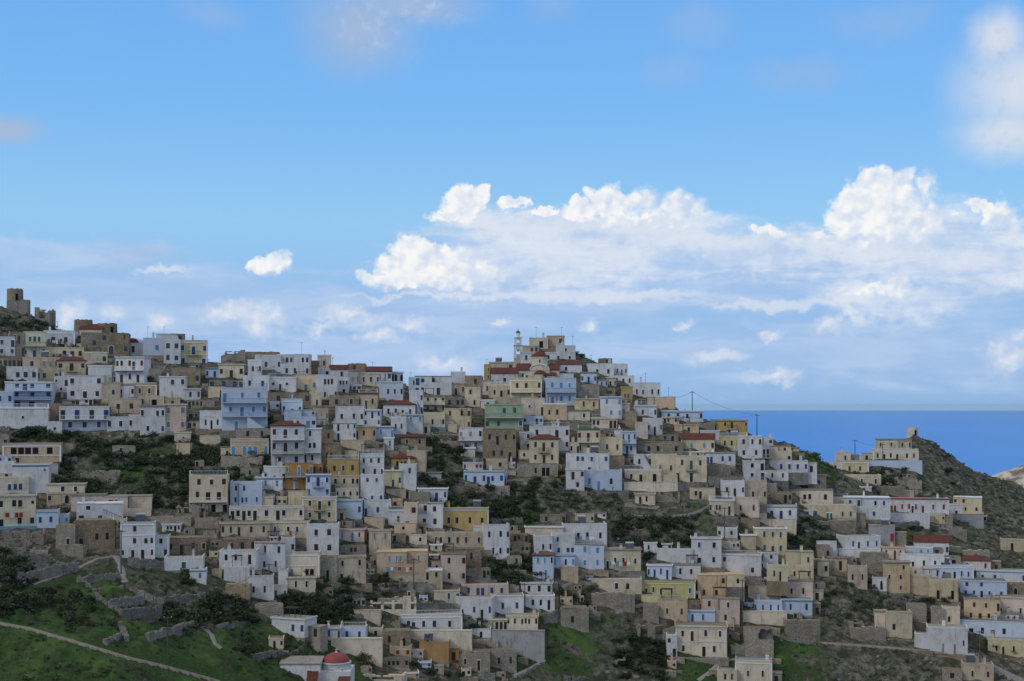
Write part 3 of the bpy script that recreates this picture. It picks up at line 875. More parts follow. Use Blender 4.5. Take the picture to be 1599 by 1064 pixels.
flat('trim_white', (0.72, 0.72, 0.71), 0.8, 0.25)
flat('trim_cream', (0.62, 0.56, 0.46), 0.85, 0.3)
flat('metal_dark', (0.05, 0.05, 0.055), 0.5)
flat('metal_pale', (0.42, 0.44, 0.46), 0.45, 0.3, 0.5)
flat('solar_glass', (0.02, 0.03, 0.06), 0.12, 0.2, 0.6)
flat('pole_wood', (0.10, 0.085, 0.07), 0.9)
plaster('roof_screed', (0.33, 0.31, 0.28), 1.0)
plaster('roof_earth', (0.24, 0.20, 0.15), 1.0)
SHUT = {'k': ('dark', 'window_glass'), 'b': ('blue', 'shutter_blue'), 't': ('pale blue', 'shutter_pale_blue'), 'n': ('brown', 'shutter_brown'),
        'r': ('red', 'shutter_red'), 'g': ('green', 'shutter_green'), 'e': ('grey', 'shutter_grey')}


def tiles(name, col):
    m, t, b = pmat(name, 0.85, 0.2)
    p, r, raw = obj_coord(t)
    x, y, z = t.sep(raw)
    w = t.m('SINE', t.m('MULTIPLY', x, 24.0))
    rows = t.m('FRACT', t.m('MULTIPLY', z, 5.0))
    n = t.noise(p, 4.0, 4, 0.7)
    c = t.mix(t.step(n, 0.3, 0.75), col, tuple(k * 0.5 for k in col))
    c = t.mix(t.m('MULTIPLY', t.step(t.noise(p, 0.8, 3, 0.6), 0.5, 0.8), 0.5), c, (0.16, 0.09, 0.06))
    t.l.new(c, b.inputs['Base Color'])
    bump(t, b, t.m('ADD', t.m('MULTIPLY', w, 0.3), t.m('MULTIPLY', rows, 0.4)), 0.8, 0.08)
    return m


tiles('red_tiles', (0.155, 0.05, 0.038))
tiles('brown_tiles', (0.20, 0.10, 0.065))
flat('dome_red', (0.24, 0.055, 0.05), 0.6, 0.4)


def leaf_mat(name, a, b_):
    m, t, b = pmat(name, 0.7, 0.15)
    p, r, raw = obj_coord(t)
    c = t.mix(t.step(t.noise(p, 1.1, 4, 0.7), 0.32, 0.7), a, b_)
    hs = t.new('ShaderNodeHueSaturation')
    t.put(hs.inputs['Color'], c)
    t.put(hs.inputs['Value'], t.m('MULTIPLY_ADD', r, 0.9, 0.55))
    t.put(hs.inputs['Hue'], t.m('MULTIPLY_ADD', t.m('FRACT', t.m('MULTIPLY', r, 7.7)), 0.05, 0.475))
    t.l.new(hs.outputs[0], b.inputs['Base Color'])
    return m


leaf_mat('leaf_dark', (0.026, 0.042, 0.023), (0.058, 0.078, 0.038))
leaf_mat('leaf_mid', (0.04, 0.058, 0.024), (0.085, 0.10, 0.045))
leaf_mat('leaf_dry', (0.075, 0.07, 0.045), (0.13, 0.12, 0.08))
flat('bark', (0.09, 0.07, 0.055), 0.95)
flat('rock_grey', (0.19, 0.175, 0.155), 0.95, 0.6, 0.1)
flat('path_earth', (0.27, 0.235, 0.19), 0.95, 0.6, 0.05)
flat('path_concrete', (0.27, 0.255, 0.235), 0.9, 0.6, 0.1)


def ground_mat():
    m, t, b = pmat('hillside_ground', 0.95, 0.1)
    tc = t.new('ShaderNodeTexCoord')
    p = tc.outputs['Object']
    at = t.new('ShaderNodeAttribute', attribute_name='grass')
    geo = t.new('ShaderNodeNewGeometry')
    nz = t.sep(geo.outputs['Normal'])[2]
    big = t.noise(p, 0.045, 6, 0.65)
    mid = t.noise(p, 0.35, 6, 0.7)
    fine = t.noise(p, 1.8, 6, 0.7)
    rocky = t.mix(t.step(mid, 0.3, 0.7), (0.065, 0.06, 0.05), (0.205, 0.185, 0.155))
    rocky = t.mix(t.m('MULTIPLY', t.step(fine, 0.53, 0.66), t.step(big, 0.35, 0.6)), rocky, (0.27, 0.25, 0.22))
    rocky = t.mix(t.m('MULTIPLY', t.step(t.noise(p, 0.6, 6, 0.75), 0.43, 0.57), 0.8), rocky, (0.036, 0.046, 0.022))
    grass = t.mix(t.step(fine, 0.35, 0.7), (0.028, 0.058, 0.02), (0.058, 0.098, 0.032))
    grass = t.mix(t.step(t.noise(p, 0.11, 5, 0.7), 0.46, 0.62), grass, (0.07, 0.125, 0.034))
    grass = t.mix(t.step(mid, 0.50, 0.66), grass, (0.05, 0.05, 0.026))
    g = t.m('ADD', at.outputs['Fac'], t.m('MULTIPLY', t.m('SUBTRACT', t.m('ADD', big, t.m('MULTIPLY', mid, 0.8)), 0.9), 1.1))
    g = t.m('MULTIPLY', t.step(g, 0.40, 0.62), t.step(nz, 0.55, 0.8))
    c = t.mix(g, rocky, grass)
    t.l.new(c, b.inputs['Base Color'])
    h = t.m('ADD', t.m('MULTIPLY', mid, 1.0), t.m('MULTIPLY', fine, 0.6))
    bump(t, b, h, 0.9, 0.6)


ground_mat()


def sea_mat():
    m, t, b = pmat('sea_water', 0.35, 0.13)
    b.inputs['IOR'].default_value = 1.34
    tc = t.new('ShaderNodeTexCoord')
    p = tc.outputs['Object']
    n = t.noise(t.v('MULTIPLY', p, (0.0004, 0.00012, 1)), 1.0, 5, 0.6)
    c = t.mix(t.step(n, 0.3, 0.75), (0.001, 0.20, 0.66), (0.002, 0.245, 0.74))
    t.l.new(c, b.inputs['Base Color'])
    bump(t, b, t.noise(t.v('MULTIPLY', p, (0.02, 0.03, 1)), 1.0, 4, 0.6), 0.3, 3.0)


sea_mat()
m, t, b = pmat('sunlit_limestone', 0.95, 0.05)  # headland's sunlight is put into this pale limestone colour
tc = t.new('ShaderNodeTexCoord')
c = t.mix(t.step(t.noise(tc.outputs['Object'], 0.035, 6, 0.7), 0.40, 0.56), (0.58, 0.51, 0.39), (0.15, 0.14, 0.10))
t.l.new(c, b.inputs['Base Color'])

# ---------------------------------------------------------------- mesh helpers
class MB:
    """collects faces and builds ONE mesh object"""
    def __init__(self):
        self.v, self.f, self.mi, self.mats = [], [], [], []

    def mat(self, name):
        if name not in self.mats:
            self.mats.append(name)
        return self.mats.index(name)

    def face(self, pts, mat):
        k = len(self.v)
        self.v.extend(pts)
        self.f.append(tuple(range(k, k + len(pts))))
        self.mi.append(self.mat(mat))

    def hexa(self, p, mat, skip=()):
        """p: 8 corners, bottom 0-3 counter-clockwise, top 4-7; faces share corners"""
        k = len(self.v)
        self.v.extend(p)
        q = {'bottom': (3, 2, 1, 0), 'top': (4, 5, 6, 7), 'front': (0, 1, 5, 4), 'right': (1, 2, 6, 5), 'back': (2, 3, 7, 6), 'left': (3, 0, 4, 7)}
        for n, ix in q.items():
            if n not in skip:
                self.f.append(tuple(k + i for i in ix))
                self.mi.append(self.mat(mat))

    def box(self, x0, x1, y0, y1, z0, z1, mat, skip=()):
        self.hexa([(x0, y0, z0), (x1, y0, z0), (x1, y1, z0), (x0, y1, z0), (x0, y0, z1), (x1, y0, z1), (x1, y1, z1), (x0, y1, z1)], mat, skip)

    def lathe(self, prof, n, mat, cx=0.0, cy=0.0, a0=0.0, a1=2 * math.pi):
        """prof: list of (radius, z)"""
        full = abs(a1 - a0 - 2 * math.pi) < 1e-6
        m = n if full else n + 1
        k = len(self.v)
        for r, z in prof:
            for i in range(m):
                a = a0 + (a1 - a0) * i / n
                self.v.append((cx + r * math.cos(a), cy + r * math.sin(a), z))
        mi = self.mat(mat)
        for j in range(len(prof) - 1):
            for i in range(n):
                i2 = (i + 1) % m
                self.f.append((k + j * m + i, k + j * m + i2, k + (j + 1) * m + i2, k + (j + 1) * m + i))
                self.mi.append(mi)

    def bar(self, a, b, r, mat, n=6, r2=None):
        a, b = Vector(a), Vector(b)
        d = (b - a).normalized()
        u = d.orthogonal().normalized()
        w = d.cross(u)
        r2 = r if r2 is None else r2
        k = len(self.v)
        for c, rr in ((a, r), (b, r2)):
            for i in range(n):
                t = 2 * math.pi * i / n
                self.v.append(tuple(c + u * (rr * math.cos(t)) + w * (rr * math.sin(t))))
        mi = self.mat(mat)
        for i in range(n):
            j = (i + 1) % n
            self.f.append((k + i, k + j, k + n + j, k + n + i))
            self.mi.append(mi)
        self.f.append(tuple(k + i for i in reversed(range(n))))
        self.f.append(tuple(k + n + i for i in range(n)))
        self.mi += [mi, mi]

    def mesh(self, name):
        me = bpy.data.meshes.new(name)
        me.from_pydata(self.v, [], self.f)
        for n in self.mats:
            me.materials.append(MAT[n])
        me.polygons.foreach_set('material_index', self.mi)
        me.update()
        return me

    def build(self, name, parent=None, loc=(0, 0, 0), rz=0.0):
        return link(name, self.mesh(name), parent, loc, rz)


def link(name, me, parent=None, loc=(0, 0, 0), rz=0.0, scale=(1, 1, 1)):
    o = bpy.data.objects.new(name, me)
    COL.objects.link(o)
    o.location = loc
    o.rotation_euler = (0, 0, rz)
    o.scale = scale
    if parent is not None:
        o.parent = parent
    return o


def np_mesh(name, verts, faces, mats, mi=None, smooth=False):
    me = bpy.data.meshes.new(name)
    n, k = faces.shape
    me.vertices.add(len(verts))
    me.vertices.foreach_set('co', np.ascontiguousarray(verts, np.float32).ravel())
    me.loops.add(n * k)
    me.loops.foreach_set('vertex_index', np.ascontiguousarray(faces, np.int32).ravel())
    me.polygons.add(n)
    me.polygons.foreach_set('loop_start', np.arange(0, n * k, k, dtype=np.int32))
    me.polygons.foreach_set('loop_total', np.full(n, k, np.int32))
    for m in mats:
        me.materials.append(MAT[m])
    if mi is not None:
        me.polygons.foreach_set('material_index', mi.astype(np.int32))
    if smooth:
        me.polygons.foreach_set('use_smooth', np.ones(n, bool))
    me.update(calc_edges=True)
    return me


USED_LABELS = {}


def tag(o, label, cat, group=None, kind=None):
    o['label'] = label
    o['category'] = cat
    if group:
        o['group'] = group
    if kind:
        o['kind'] = kind
    return o


def thing(name, loc, rz=0.0):
    o = bpy.data.objects.new(name, None)
    o.empty_display_size = 0.5
    COL.objects.link(o)
    o.location = loc
    o.rotation_euler = (0, 0, rz)
    return o


# ---------------------------------------------------------------- depth of the hillside (metres from the camera along +Y)
CTRL = [
    (-250, 1064, 212), (0, 1064, 222), (200, 1064, 232), (400, 1064, 256), (600, 1064, 276), (800, 1064, 290), (1000, 1064, 298), (1200, 1064, 300),
    (1400, 1064, 300), (1599, 1064, 300), (1850, 1064, 305),
    (-250, 950, 236), (0, 950, 246), (200, 950, 259), (400, 950, 281), (600, 950, 296), (800, 950, 306), (1000, 950, 313), (1200, 950, 317), (1400, 950, 320), (1599, 950, 326), (1850, 950, 335),
    (-250, 850, 275), (0, 850, 286), (200, 850, 293), (400, 850, 300), (600, 850, 310), (800, 850, 320), (1000, 850, 327), (1200, 850, 333), (1400, 850, 345), (1599, 850, 366), (1850, 850, 380),
    (-250, 760, 300), (0, 760, 311), (200, 760, 318), (400, 760, 319), (600, 760, 328), (800, 760, 338), (1000, 760, 343), (1200, 760, 350), (1350, 770, 380), (1500, 775, 410), (1599, 790, 440), (1850, 800, 470),
    (-250, 680, 318), (0, 680, 327), (200, 680, 335), (400, 680, 335), (600, 680, 342), (800, 680, 354), (950, 680, 358), (1100, 690, 364), (1200, 690, 376), (1262, 715, 388), (1320, 745, 405),
    (1365, 712, 428), (1425, 682, 442), (1470, 700, 446), (1500, 735, 450), (1560, 760, 462),
    (-250, 600, 338), (0, 600, 347), (200, 600, 352), (400, 605, 355), (600, 610, 366), (800, 610, 382), (950, 610, 386), (1050, 640, 380), (1120, 660, 380),
    (-250, 440, 400), (0, 480, 385), (60, 500, 383), (110, 525, 380), (200, 548, 374), (320, 562, 374), (450, 575, 374), (600, 590, 380), (700, 600, 386), (780, 590, 392),
    (860, 555, 408), (905, 555, 408), (960, 585, 402), (1010, 605, 396),
]


def tps_fit(P, V, lam=0.0):
    n = len(P)
    d2 = ((P[:, None] - P[None]) ** 2).sum(-1)
    K = 0.5 * d2 * np.log(d2 + 1e-9)
    A = np.zeros((n + 3, n + 3))
    A[:n, :n] = K + lam * np.eye(n)
    A[:n, n] = 1
    A[:n, n + 1:] = P
    A[n, :n] = 1
    A[n + 1:, :n] = P.T
    b = np.zeros(n + 3)
    b[:n] = V
    w = np.linalg.solve(A, b)
    return P, w


def tps_eval(fit, Q):
    P, w = fit
    n = len(P)
    out = np.empty(len(Q))
    for i in range(0, len(Q), 8000):
        q = Q[i:i + 8000]
        d2 = ((q[:, None] - P[None]) ** 2).sum(-1)
        out[i:i + 8000] = (0.5 * d2 * np.log(d2 + 1e-9)) @ w[:n] + w[n] + q @ w[n + 1:]
    return out


_c = np.array(CTRL, float)
DFIT = tps_fit(_c[:, :2] / 100.0, _c[:, 2], 0.02)


def depth(px, py):
    return float(tps_eval(DFIT, np.array([[px / 100.0, py / 100.0]]))[0])


def world(px, py, d):
    s = d / FPX
    return ((px - CX) * s, d, (HY - py) * s)


# ground samples in the picture, the far side of the ridge, and the valley towards the camera
RIDGE = [(-250, 430), (-120, 455), (0, 478), (45, 486), (75, 498), (110, 520), (135, 540), (200, 552), (260, 562), (330, 560), (450, 578), (530, 590), (600, 596), (700, 604), (780, 590), (830, 565), (865, 555), (905, 553),
         (930, 562), (965, 588), (1010, 608), (1060, 642), (1110, 660), (1160, 672), (1230, 692), (1265, 708), (1290, 730), (1320, 728), (1350, 712), (1400, 687), (1425, 679), (1446, 680), (1466, 698), (1490, 722), (1520, 738), (1560, 752),
         (1599, 768), (1700, 790), (1850, 800)]
rx_ = np.array([r[0] for r in RIDGE], float)
ry_ = np.array([r[1] for r in RIDGE], float)
pts = []
for gx in range(-250, 1851, 50):
    top = np.interp(gx, rx_, ry_)
    ys = [y for y in range(1064, int(top) + 12, -40)]
    for gy in ys:
        pts.append(world(gx, gy, depth(gx, gy)))
for (gx, gy) in RIDGE:
    d = depth(gx, gy)
    x, y, z = world(gx, gy, d)
    pts.append((x, y, z))
    k = 1.0
    pts.append((x * (1 + 14 / d), y + 14, z - 3.5))
    pts.append((x * (1 + 45 / d), y + 45, z - 24))
    pts.append((x * (1 + 110 / d), y + 110, z - 75))
    pts.append((x * (1 + 260 / d), y + 260, -190 + 0.2 * z))
for gx in range(-250, 1851, 150):
    d = depth(gx, 1064)
    x, y, z = world(gx, 1064, d)
    pts.append((x * 0.85, y - 45, z - 20))
    pts.append((x * 0.7, y - 110, z - 34))
pts.append((-60, 60, -40)); pts.append((0, 30, -12)); pts.append((60, 60, -40)); pts.append((0, -40, -3)); pts.append((-150, 0, -5)); pts.append((150, 0, -5))
PTS = np.array(pts)
HFIT = tps_fit(PTS[:, :2] / 50.0, PTS[:, 2], 0.06)

rng = np.random.default_rng(7)
_lat = rng.random((256, 256))


def vnoise(x, y):
    xi, yi = np.floor(x).astype(int), np.floor(y).astype(int)
    fx, fy = x - xi, y - yi
    fx, fy = fx * fx * (3 - 2 * fx), fy * fy * (3 - 2 * fy)
    a, b = _lat[xi % 256, yi % 256], _lat[(xi + 1) % 256, yi % 256]
    c, d = _lat[xi % 256, (yi + 1) % 256], _lat[(xi + 1) % 256, (yi + 1) % 256]
    return (a * (1 - fx) + b * fx) * (1 - fy) + (c * (1 - fx) + d * fx) * fy


def fbm(x, y, o=4):
    s, a, t = 0, 0.5, 0
    for i in range(o):
        s = s + a * vnoise(x + 17.3 * i, y + 9.1 * i)
        t += a
        a *= 0.5
        x, y = x * 2.03, y * 2.03
    return s / t


# core grid
GX0, GX1, GY0, GY1, GS = -216.0, 216.0, 176.0, 560.0, 0.8
cx_ = np.arange(GX0, GX1 + 3.2, 3.2)
cy_ = np.arange(GY0, GY1 + 3.2, 3.2)
CXg, CYg = np.meshgrid(cx_, cy_)
Hc = tps_eval(HFIT, np.stack([CXg.ravel() / 50, CYg.ravel() / 50], 1)).reshape(CXg.shape)
nx, ny = int((GX1 - GX0) / GS) + 1, int((GY1 - GY0) / GS) + 1
xs, ys = GX0 + GS * np.arange(nx), GY0 + GS * np.arange(ny)


def bilin(G, x0, y0, s, x, y):
    u = np.clip((x - x0) / s, 0, G.shape[1] - 1.001)
    v = np.clip((y - y0) / s, 0, G.shape[0] - 1.001)
    i, j = u.astype(int), v.astype(int)
    fu, fv = u - i, v - j
    return (G[j, i] * (1 - fu) + G[j, i + 1] * fu) * (1 - fv) + (G[j + 1, i] * (1 - fu) + G[j + 1, i + 1] * fu) * fv


XX, YY = np.meshgrid(xs, ys)
Hs = bilin(Hc, GX0, GY0, 3.2, XX, YY)
ROCK = (fbm(XX * 0.12, YY * 0.12, 5) - 0.5) * 3.6 + (np.abs(fbm(XX * 0.30 + 40, YY * 0.30, 5) - 0.5)) * -4.5 + 0.7 + (fbm(XX * 0.8, YY * 0.8, 2) - 0.5) * 0.8
CALM = np.ones_like(Hs)          # 1 = free rock, 0 = levelled by people


def calm(x, y, r):
    i0, i1 = int((x - r * 2 - GX0) / GS), int((x + r * 2 - GX0) / GS) + 2
    j0, j1 = int((y - r * 2 - GY0) / GS), int((y + r * 2 - GY0) / GS) + 2
    i0, j0, i1, j1 = max(i0, 0), max(j0, 0), min(i1, nx), min(j1, ny)
    if i0 >= i1 or j0 >= j1:
        return
    d2 = (XX[j0:j1, i0:i1] - x) ** 2 + (YY[j0:j1, i0:i1] - y) ** 2
    CALM[j0:j1, i0:i1] = np.minimum(CALM[j0:j1, i0:i1], np.clip(np.sqrt(d2) / r - 0.6, 0, 1))


def ground_z(x, y):
    return float(bilin(HF, GX0, GY0, GS, np.array([x]), np.array([y]))[0])


def on_ground(px, py):
    """the point of the hillside seen at a photograph pixel"""
    d = depth(px, py)
    x, y = (px - CX) * d / FPX, d
    return x, y, ground_z(x, y)

# ---------------------------------------------------------------- read the survey
class Rec:
    pass


RECS = []
_ox = _oy = 0
GAP = random.Random(4)
GAPLINES = ['@ 0 0']
for (gx0, gy0, gx1, gy1) in INFILL:
    u = GAP.random()
    bays = max(2, int((gx1 - gx0) / 6))
    if u < 0.36:
        code, extra = GAP.choice('SST'), ''
    elif u < 0.62:
        code, extra = GAP.choice('SSTB'), 'N'
    elif u < 0.70:
        code, extra = 'S', 'Z'
    elif u < 0.88:
        code, extra = GAP.choice('BCCPA'), ''
    else:
        code, extra = GAP.choice('WWV'), ''
    bay = ''.join(GAP.choice('.w.w.d') for _ in range(bays))
    if extra == 'Z':
        bay = '.' * bays
    elif extra == 'N':
        bay = '-'
    elif set(bay) == {'.'}:
        bay = '.' * (bays - 1) + 'w'
    leaf = GAP.choice('kkknb') if code in 'WVCAP' else 'k'
    corner = ' '.join('%.1f' % (v * 4.994) for v in (gx0 + GAP.uniform(-1, 1), gy0 + GAP.uniform(0, 2), gx1 - GAP.uniform(0, 2), gy1))
    GAPLINES.append(' '.join((corner, code, leaf, bay, extra)))
for line in HOUSES.strip().split('\n') + GAPLINES:
    if line.startswith('@'):
        _, a, b = line.split()
        _ox, _oy = float(a), float(b)
        continue
    spec, _, nick = line.partition('|')
    tk = spec.split()
    r = Rec()
    z = [float(q) for q in tk[:4]]
    r.x0, r.y0, r.x1, r.y1 = _ox + z[0] / 4.994, _oy + z[1] / 4.994, _ox + z[2] / 4.994, _oy + z[3] / 4.994
    r.wall, r.sh = tk[4], tk[5]
    r.rows = [] if tk[6] == '-' else tk[6].split('/')
    r.opt = tk[7:]
    r.nick = nick.strip()
    r.cx, r.cy = (r.x0 + r.x1) / 2, (r.y0 + r.y1) / 2
    r.d = depth(r.cx, r.y1)
    r.yaw = None
    r.deep = None
    for o in r.opt:
        if o[0] == 'd' and o[1:].lstrip('-').isdigit():
            r.d += float(o[1:])
        if o[0] == 'D':
            r.deep = float(o[1:])
        if o[0] == 'Y':
            r.yaw = float(o[1:])
    s = r.d / FPX
    r.w, r.h = (r.x1 - r.x0) * s, (r.y1 - r.y0) * s
    r.loc = world(r.cx, r.y1, r.d)
    r.wallish = 'N' in r.opt
    r.stone = r.wall in 'ST'
    if r.wallish:
        r.name, r.cat = 'retaining_wall', 'wall'
    elif 'Z' in r.opt:
        r.name, r.cat = 'ruined_house', 'ruin'
    elif 'H' in r.opt:
        r.name, r.cat = 'shed', 'shed'
    elif r.stone:
        r.name, r.cat = 'stone_house', 'house'
    elif len(r.rows) < 2 and r.w < 9.5:
        r.name, r.cat = 'cottage', 'house'
    else:
        r.name, r.cat = 'house', 'house'
    RECS.append(r)

# ---------------------------------------------------------------- labels that single each one out
NUM = ['no', 'one', 'two', 'three', 'four', 'five', 'six', 'seven', 'eight', 'nine', 'ten', 'eleven', 'twelve', 'thirteen', 'fourteen', 'fifteen', 'sixteen']
ANCH = [(r.cx, r.cy, r.nick) for r in RECS if r.nick] + [
    (842, 535, 'white bell tower'), (838, 590, 'church with red tiled roofs'), (518, 1045, 'red-domed chapel'),
    (20, 462, 'round windmill tower on the hilltop'), (126, 508, 'pair of round windmill towers'), (1427, 673, 'small windmill on the peak')]


def relation(r, a):
    dx, dy = r.cx - a[0], r.cy - a[1]
    if abs(dy) > abs(dx) * 0.55:
        w = 'below' if dy > 0 else 'above'
    else:
        w = 'right of' if dx > 0 else 'left of'
    return '%s the %s' % (w, a[2])


def describe(r):
    col = WALLS[r.wall][0]
    nw = sum(ch in 'wsao' for row in r.rows for ch in row)
    nd = sum(ch == 'd' for row in r.rows for ch in row)
    n = len(r.rows)
    sh = SHUT[r.sh][0]
    kind = {'retaining_wall': 'retaining wall', 'ruined_house': 'roofless ruin', 'shed': 'shed', 'stone_house': 'house', 'cottage': 'cottage', 'house': 'house'}[r.name]
    st = '' if n < 2 else ('two-storey ' if n == 2 else 'three-storey ')
    if r.wallish:
        return ['%s retaining wall' % col, 'long %s retaining wall' % col if r.w > 10 else 'short %s retaining wall' % col]
    if nw + nd == 0:
        base = 'blank %s%s %s' % (st, col, kind)
    else:
        wpart = (NUM[min(nw, 16)] + ' ' + sh + (' window' if nw == 1 else ' windows')) if nw else ''
        dpart = (NUM[min(nd, 16)] + (' door' if nd == 1 else ' doors')) if nd else ''
        base = '%s%s %s with %s' % (col + ' ', st.strip(), kind, wpart or (NUM[min(nd, 16)] + ' ' + sh + (' door' if nd == 1 else ' doors')))
        base = ' '.join(base.split())
        out = [base]
        if nd and wpart:
            out.append(base + ' and ' + dpart)
        ex = []
        if 'R' in r.opt or 'Gs' in r.opt:
            ex.append('red tiled roof')
        if any(o[0] == 'B' for o in r.opt):
            ex.append('long balcony')
        if any(o[0] == 'b' and o[1:].isdigit() for o in r.opt):
            ex.append('small balcony')
        if 't' in r.opt:
            ex.append('rooftop water heater')
        if ex:
            out.append(base + ', ' + ex[0])
        return out
    return [base]


_seen = {}
for r in RECS:
    an = sorted(ANCH, key=lambda a: (a[0] - r.cx) ** 2 + ((a[1] - r.cy) * 1.2) ** 2)
    an = [a for a in an if a[2] != r.nick][:6]
    if r.nick:
        opts = [r.nick + x for x in [', ' + relation(r, a) for a in an]]
    else:
        opts = [b + ' ' + relation(r, a) for a in an for b in describe(r)]
    r.label = None
    for lab in opts:
        if len(lab.replace('-', ' ').split()) <= 16 and lab not in _seen:
            r.label = lab
            break
    if r.label is None:
        base = (describe(r)[0] + ' ' + relation(r, an[0])).split()[:12]
        for k in ('second', 'third', 'fourth', 'fifth', 'sixth'):
            lab = k + ' ' + ' '.join(base)
            if lab not in _seen:
                r.label = lab
                break
    _seen[r.label] = r
    if not r.nick and r.label.startswith(WALLS['V'][0]):
        pass

# ---------------------------------------------------------------- unit windows and doors (1 x 1, scaled to size; shared by alike ones)
UNIT = {}


def unit(kind, mat, trim):
    key = (kind, mat, trim)
    if key in UNIT:
        return UNIT[key]
    b = MB()
    fr = 0.13
    if kind == 'hole':
        b.box(-0.5, 0.5, -0.012, 0.05, 0, 1, 'dark_opening', ('back',))  # dark panel on the uncut wall, painted as the shade inside
    elif kind == 'arch':
        n = 8
        prof = [(-0.5, 0.0), (0.5, 0.0)] + [(0.5 * math.cos(math.pi * i / n), 0.68 + 0.32 * math.sin(math.pi * i / n)) for i in range(n + 1)]
        b.face([(x * 1.22, -0.03, z * 1.06) for x, z in prof], trim)
        b.face([(x, -0.05, z) for x, z in prof], mat)
    else:
        if trim:
            b.box(-0.5 - fr, -0.5, -0.07, 0.04, -0.02, 1.0, trim, ('back',))
            b.box(0.5, 0.5 + fr, -0.07, 0.04, -0.02, 1.0, trim, ('back',))
            b.box(-0.5 - fr, 0.5 + fr, -0.07, 0.04, 1.0, 1.09, trim, ('back',))
            if kind == 'window':
                b.box(-0.5 - fr * 1.3, 0.5 + fr * 1.3, -0.13, 0.04, -0.09, -0.02, trim, ('back',))
        if mat == 'window_glass':
            b.box(-0.5, 0.5, -0.02, 0.04, 0, 1, mat, ('back',))
            b.box(-0.04, 0.04, -0.045, -0.02, 0, 1, 'shutter_brown', ('back',))
        else:
            b.box(-0.5, -0.03, -0.04, 0.04, 0, 1, mat, ('back',))
            b.box(0.03, 0.5, -0.04, 0.04, 0, 1, mat, ('back',))
            b.box(-0.03, 0.03, -0.015, 0.04, 0, 1, 'dark_opening', ('back',))
            b.box(-0.42, -0.12, -0.052, -0.04, 0.12, 0.88, mat, ('back',))
            b.box(0.12, 0.42, -0.052, -0.04, 0.12, 0.88, mat, ('back',))
    UNIT[key] = b.mesh('door_leaf' if kind == 'door' else 'window_leaf')
    return UNIT[key]


def railing(b, x0, x1, y, z, h, mat, y_back=None):
    """posts, bars and hand rail along x (and the two returns)"""
    n = max(2, int((x1 - x0) / 0.28))
    for i in range(n + 1):
        x = x0 + (x1 - x0) * i / n
        b.box(x - 0.02, x + 0.02, y - 0.02, y + 0.02, z, z + h, mat)
    b.box(x0, x1, y - 0.035, y + 0.035, z + h, z + h + 0.07, mat)
    b.box(x0, x1, y - 0.03, y + 0.03, z + 0.05, z + 0.1, mat)
    if y_back is not None:
        for x in (x0, x1):
            b.box(x - 0.03, x + 0.03, y + 0.036, y_back, z + h, z + h + 0.07, mat)
            m = max(1, int((y_back - y) / 0.3))
            for k in range(1, m + 1):
                yy = y + (y_back - y) * k / (m + 1)
                b.box(x - 0.02, x + 0.02, yy - 0.02, yy + 0.02, z, z + h, mat)


def hip_roof(b, x0, x1, y0, y1, z, h, mat):
    """tiled hip roof with an eave board"""
    o = 0.28
    x0, x1, y0, y1 = x0 - o, x1 + o, y0 - o, y1 + o
    b.box(x0, x1, y0, y1, z, z + 0.12, mat)
    ins = min((y1 - y0), (x1 - x0)) * 0.46
    z += 0.12
    b.hexa([(x0, y0, z), (x1, y0, z), (x1, y1, z), (x0, y1, z), (x0 + ins, y0 + ins, z + h), (x1 - ins, y0 + ins, z + h), (x1 - ins, y1 - ins, z + h), (x0 + ins, y1 - ins, z + h)], mat, ('bottom',))


def gable_roof(b, x0, x1, y0, y1, z, h, mat, wallmat):
    """ridge along x: two tiled slopes with thickness, gable walls under them"""
    o, th = 0.22, 0.14
    ym = (y0 + y1) / 2
    sl = h / (ym - y0)
    for s in (0, 1):
        ya, za = (y0 - o, z - o * sl) if s == 0 else (y1 + o, z - o * sl)
        q = [(x0 - o, ya, za), (x1 + o, ya, za), (x1 + o, ym, z + h), (x0 - o, ym, z + h)]
        if s:
            q = [q[1], q[0], q[3], q[2]]
        b.hexa([(x, y, zz + 0.02) for x, y, zz in q] + [(x, y, zz + th) for x, y, zz in q], mat)
    return [(x0, y0, y1, ym), (x1, y0, y1, ym)]


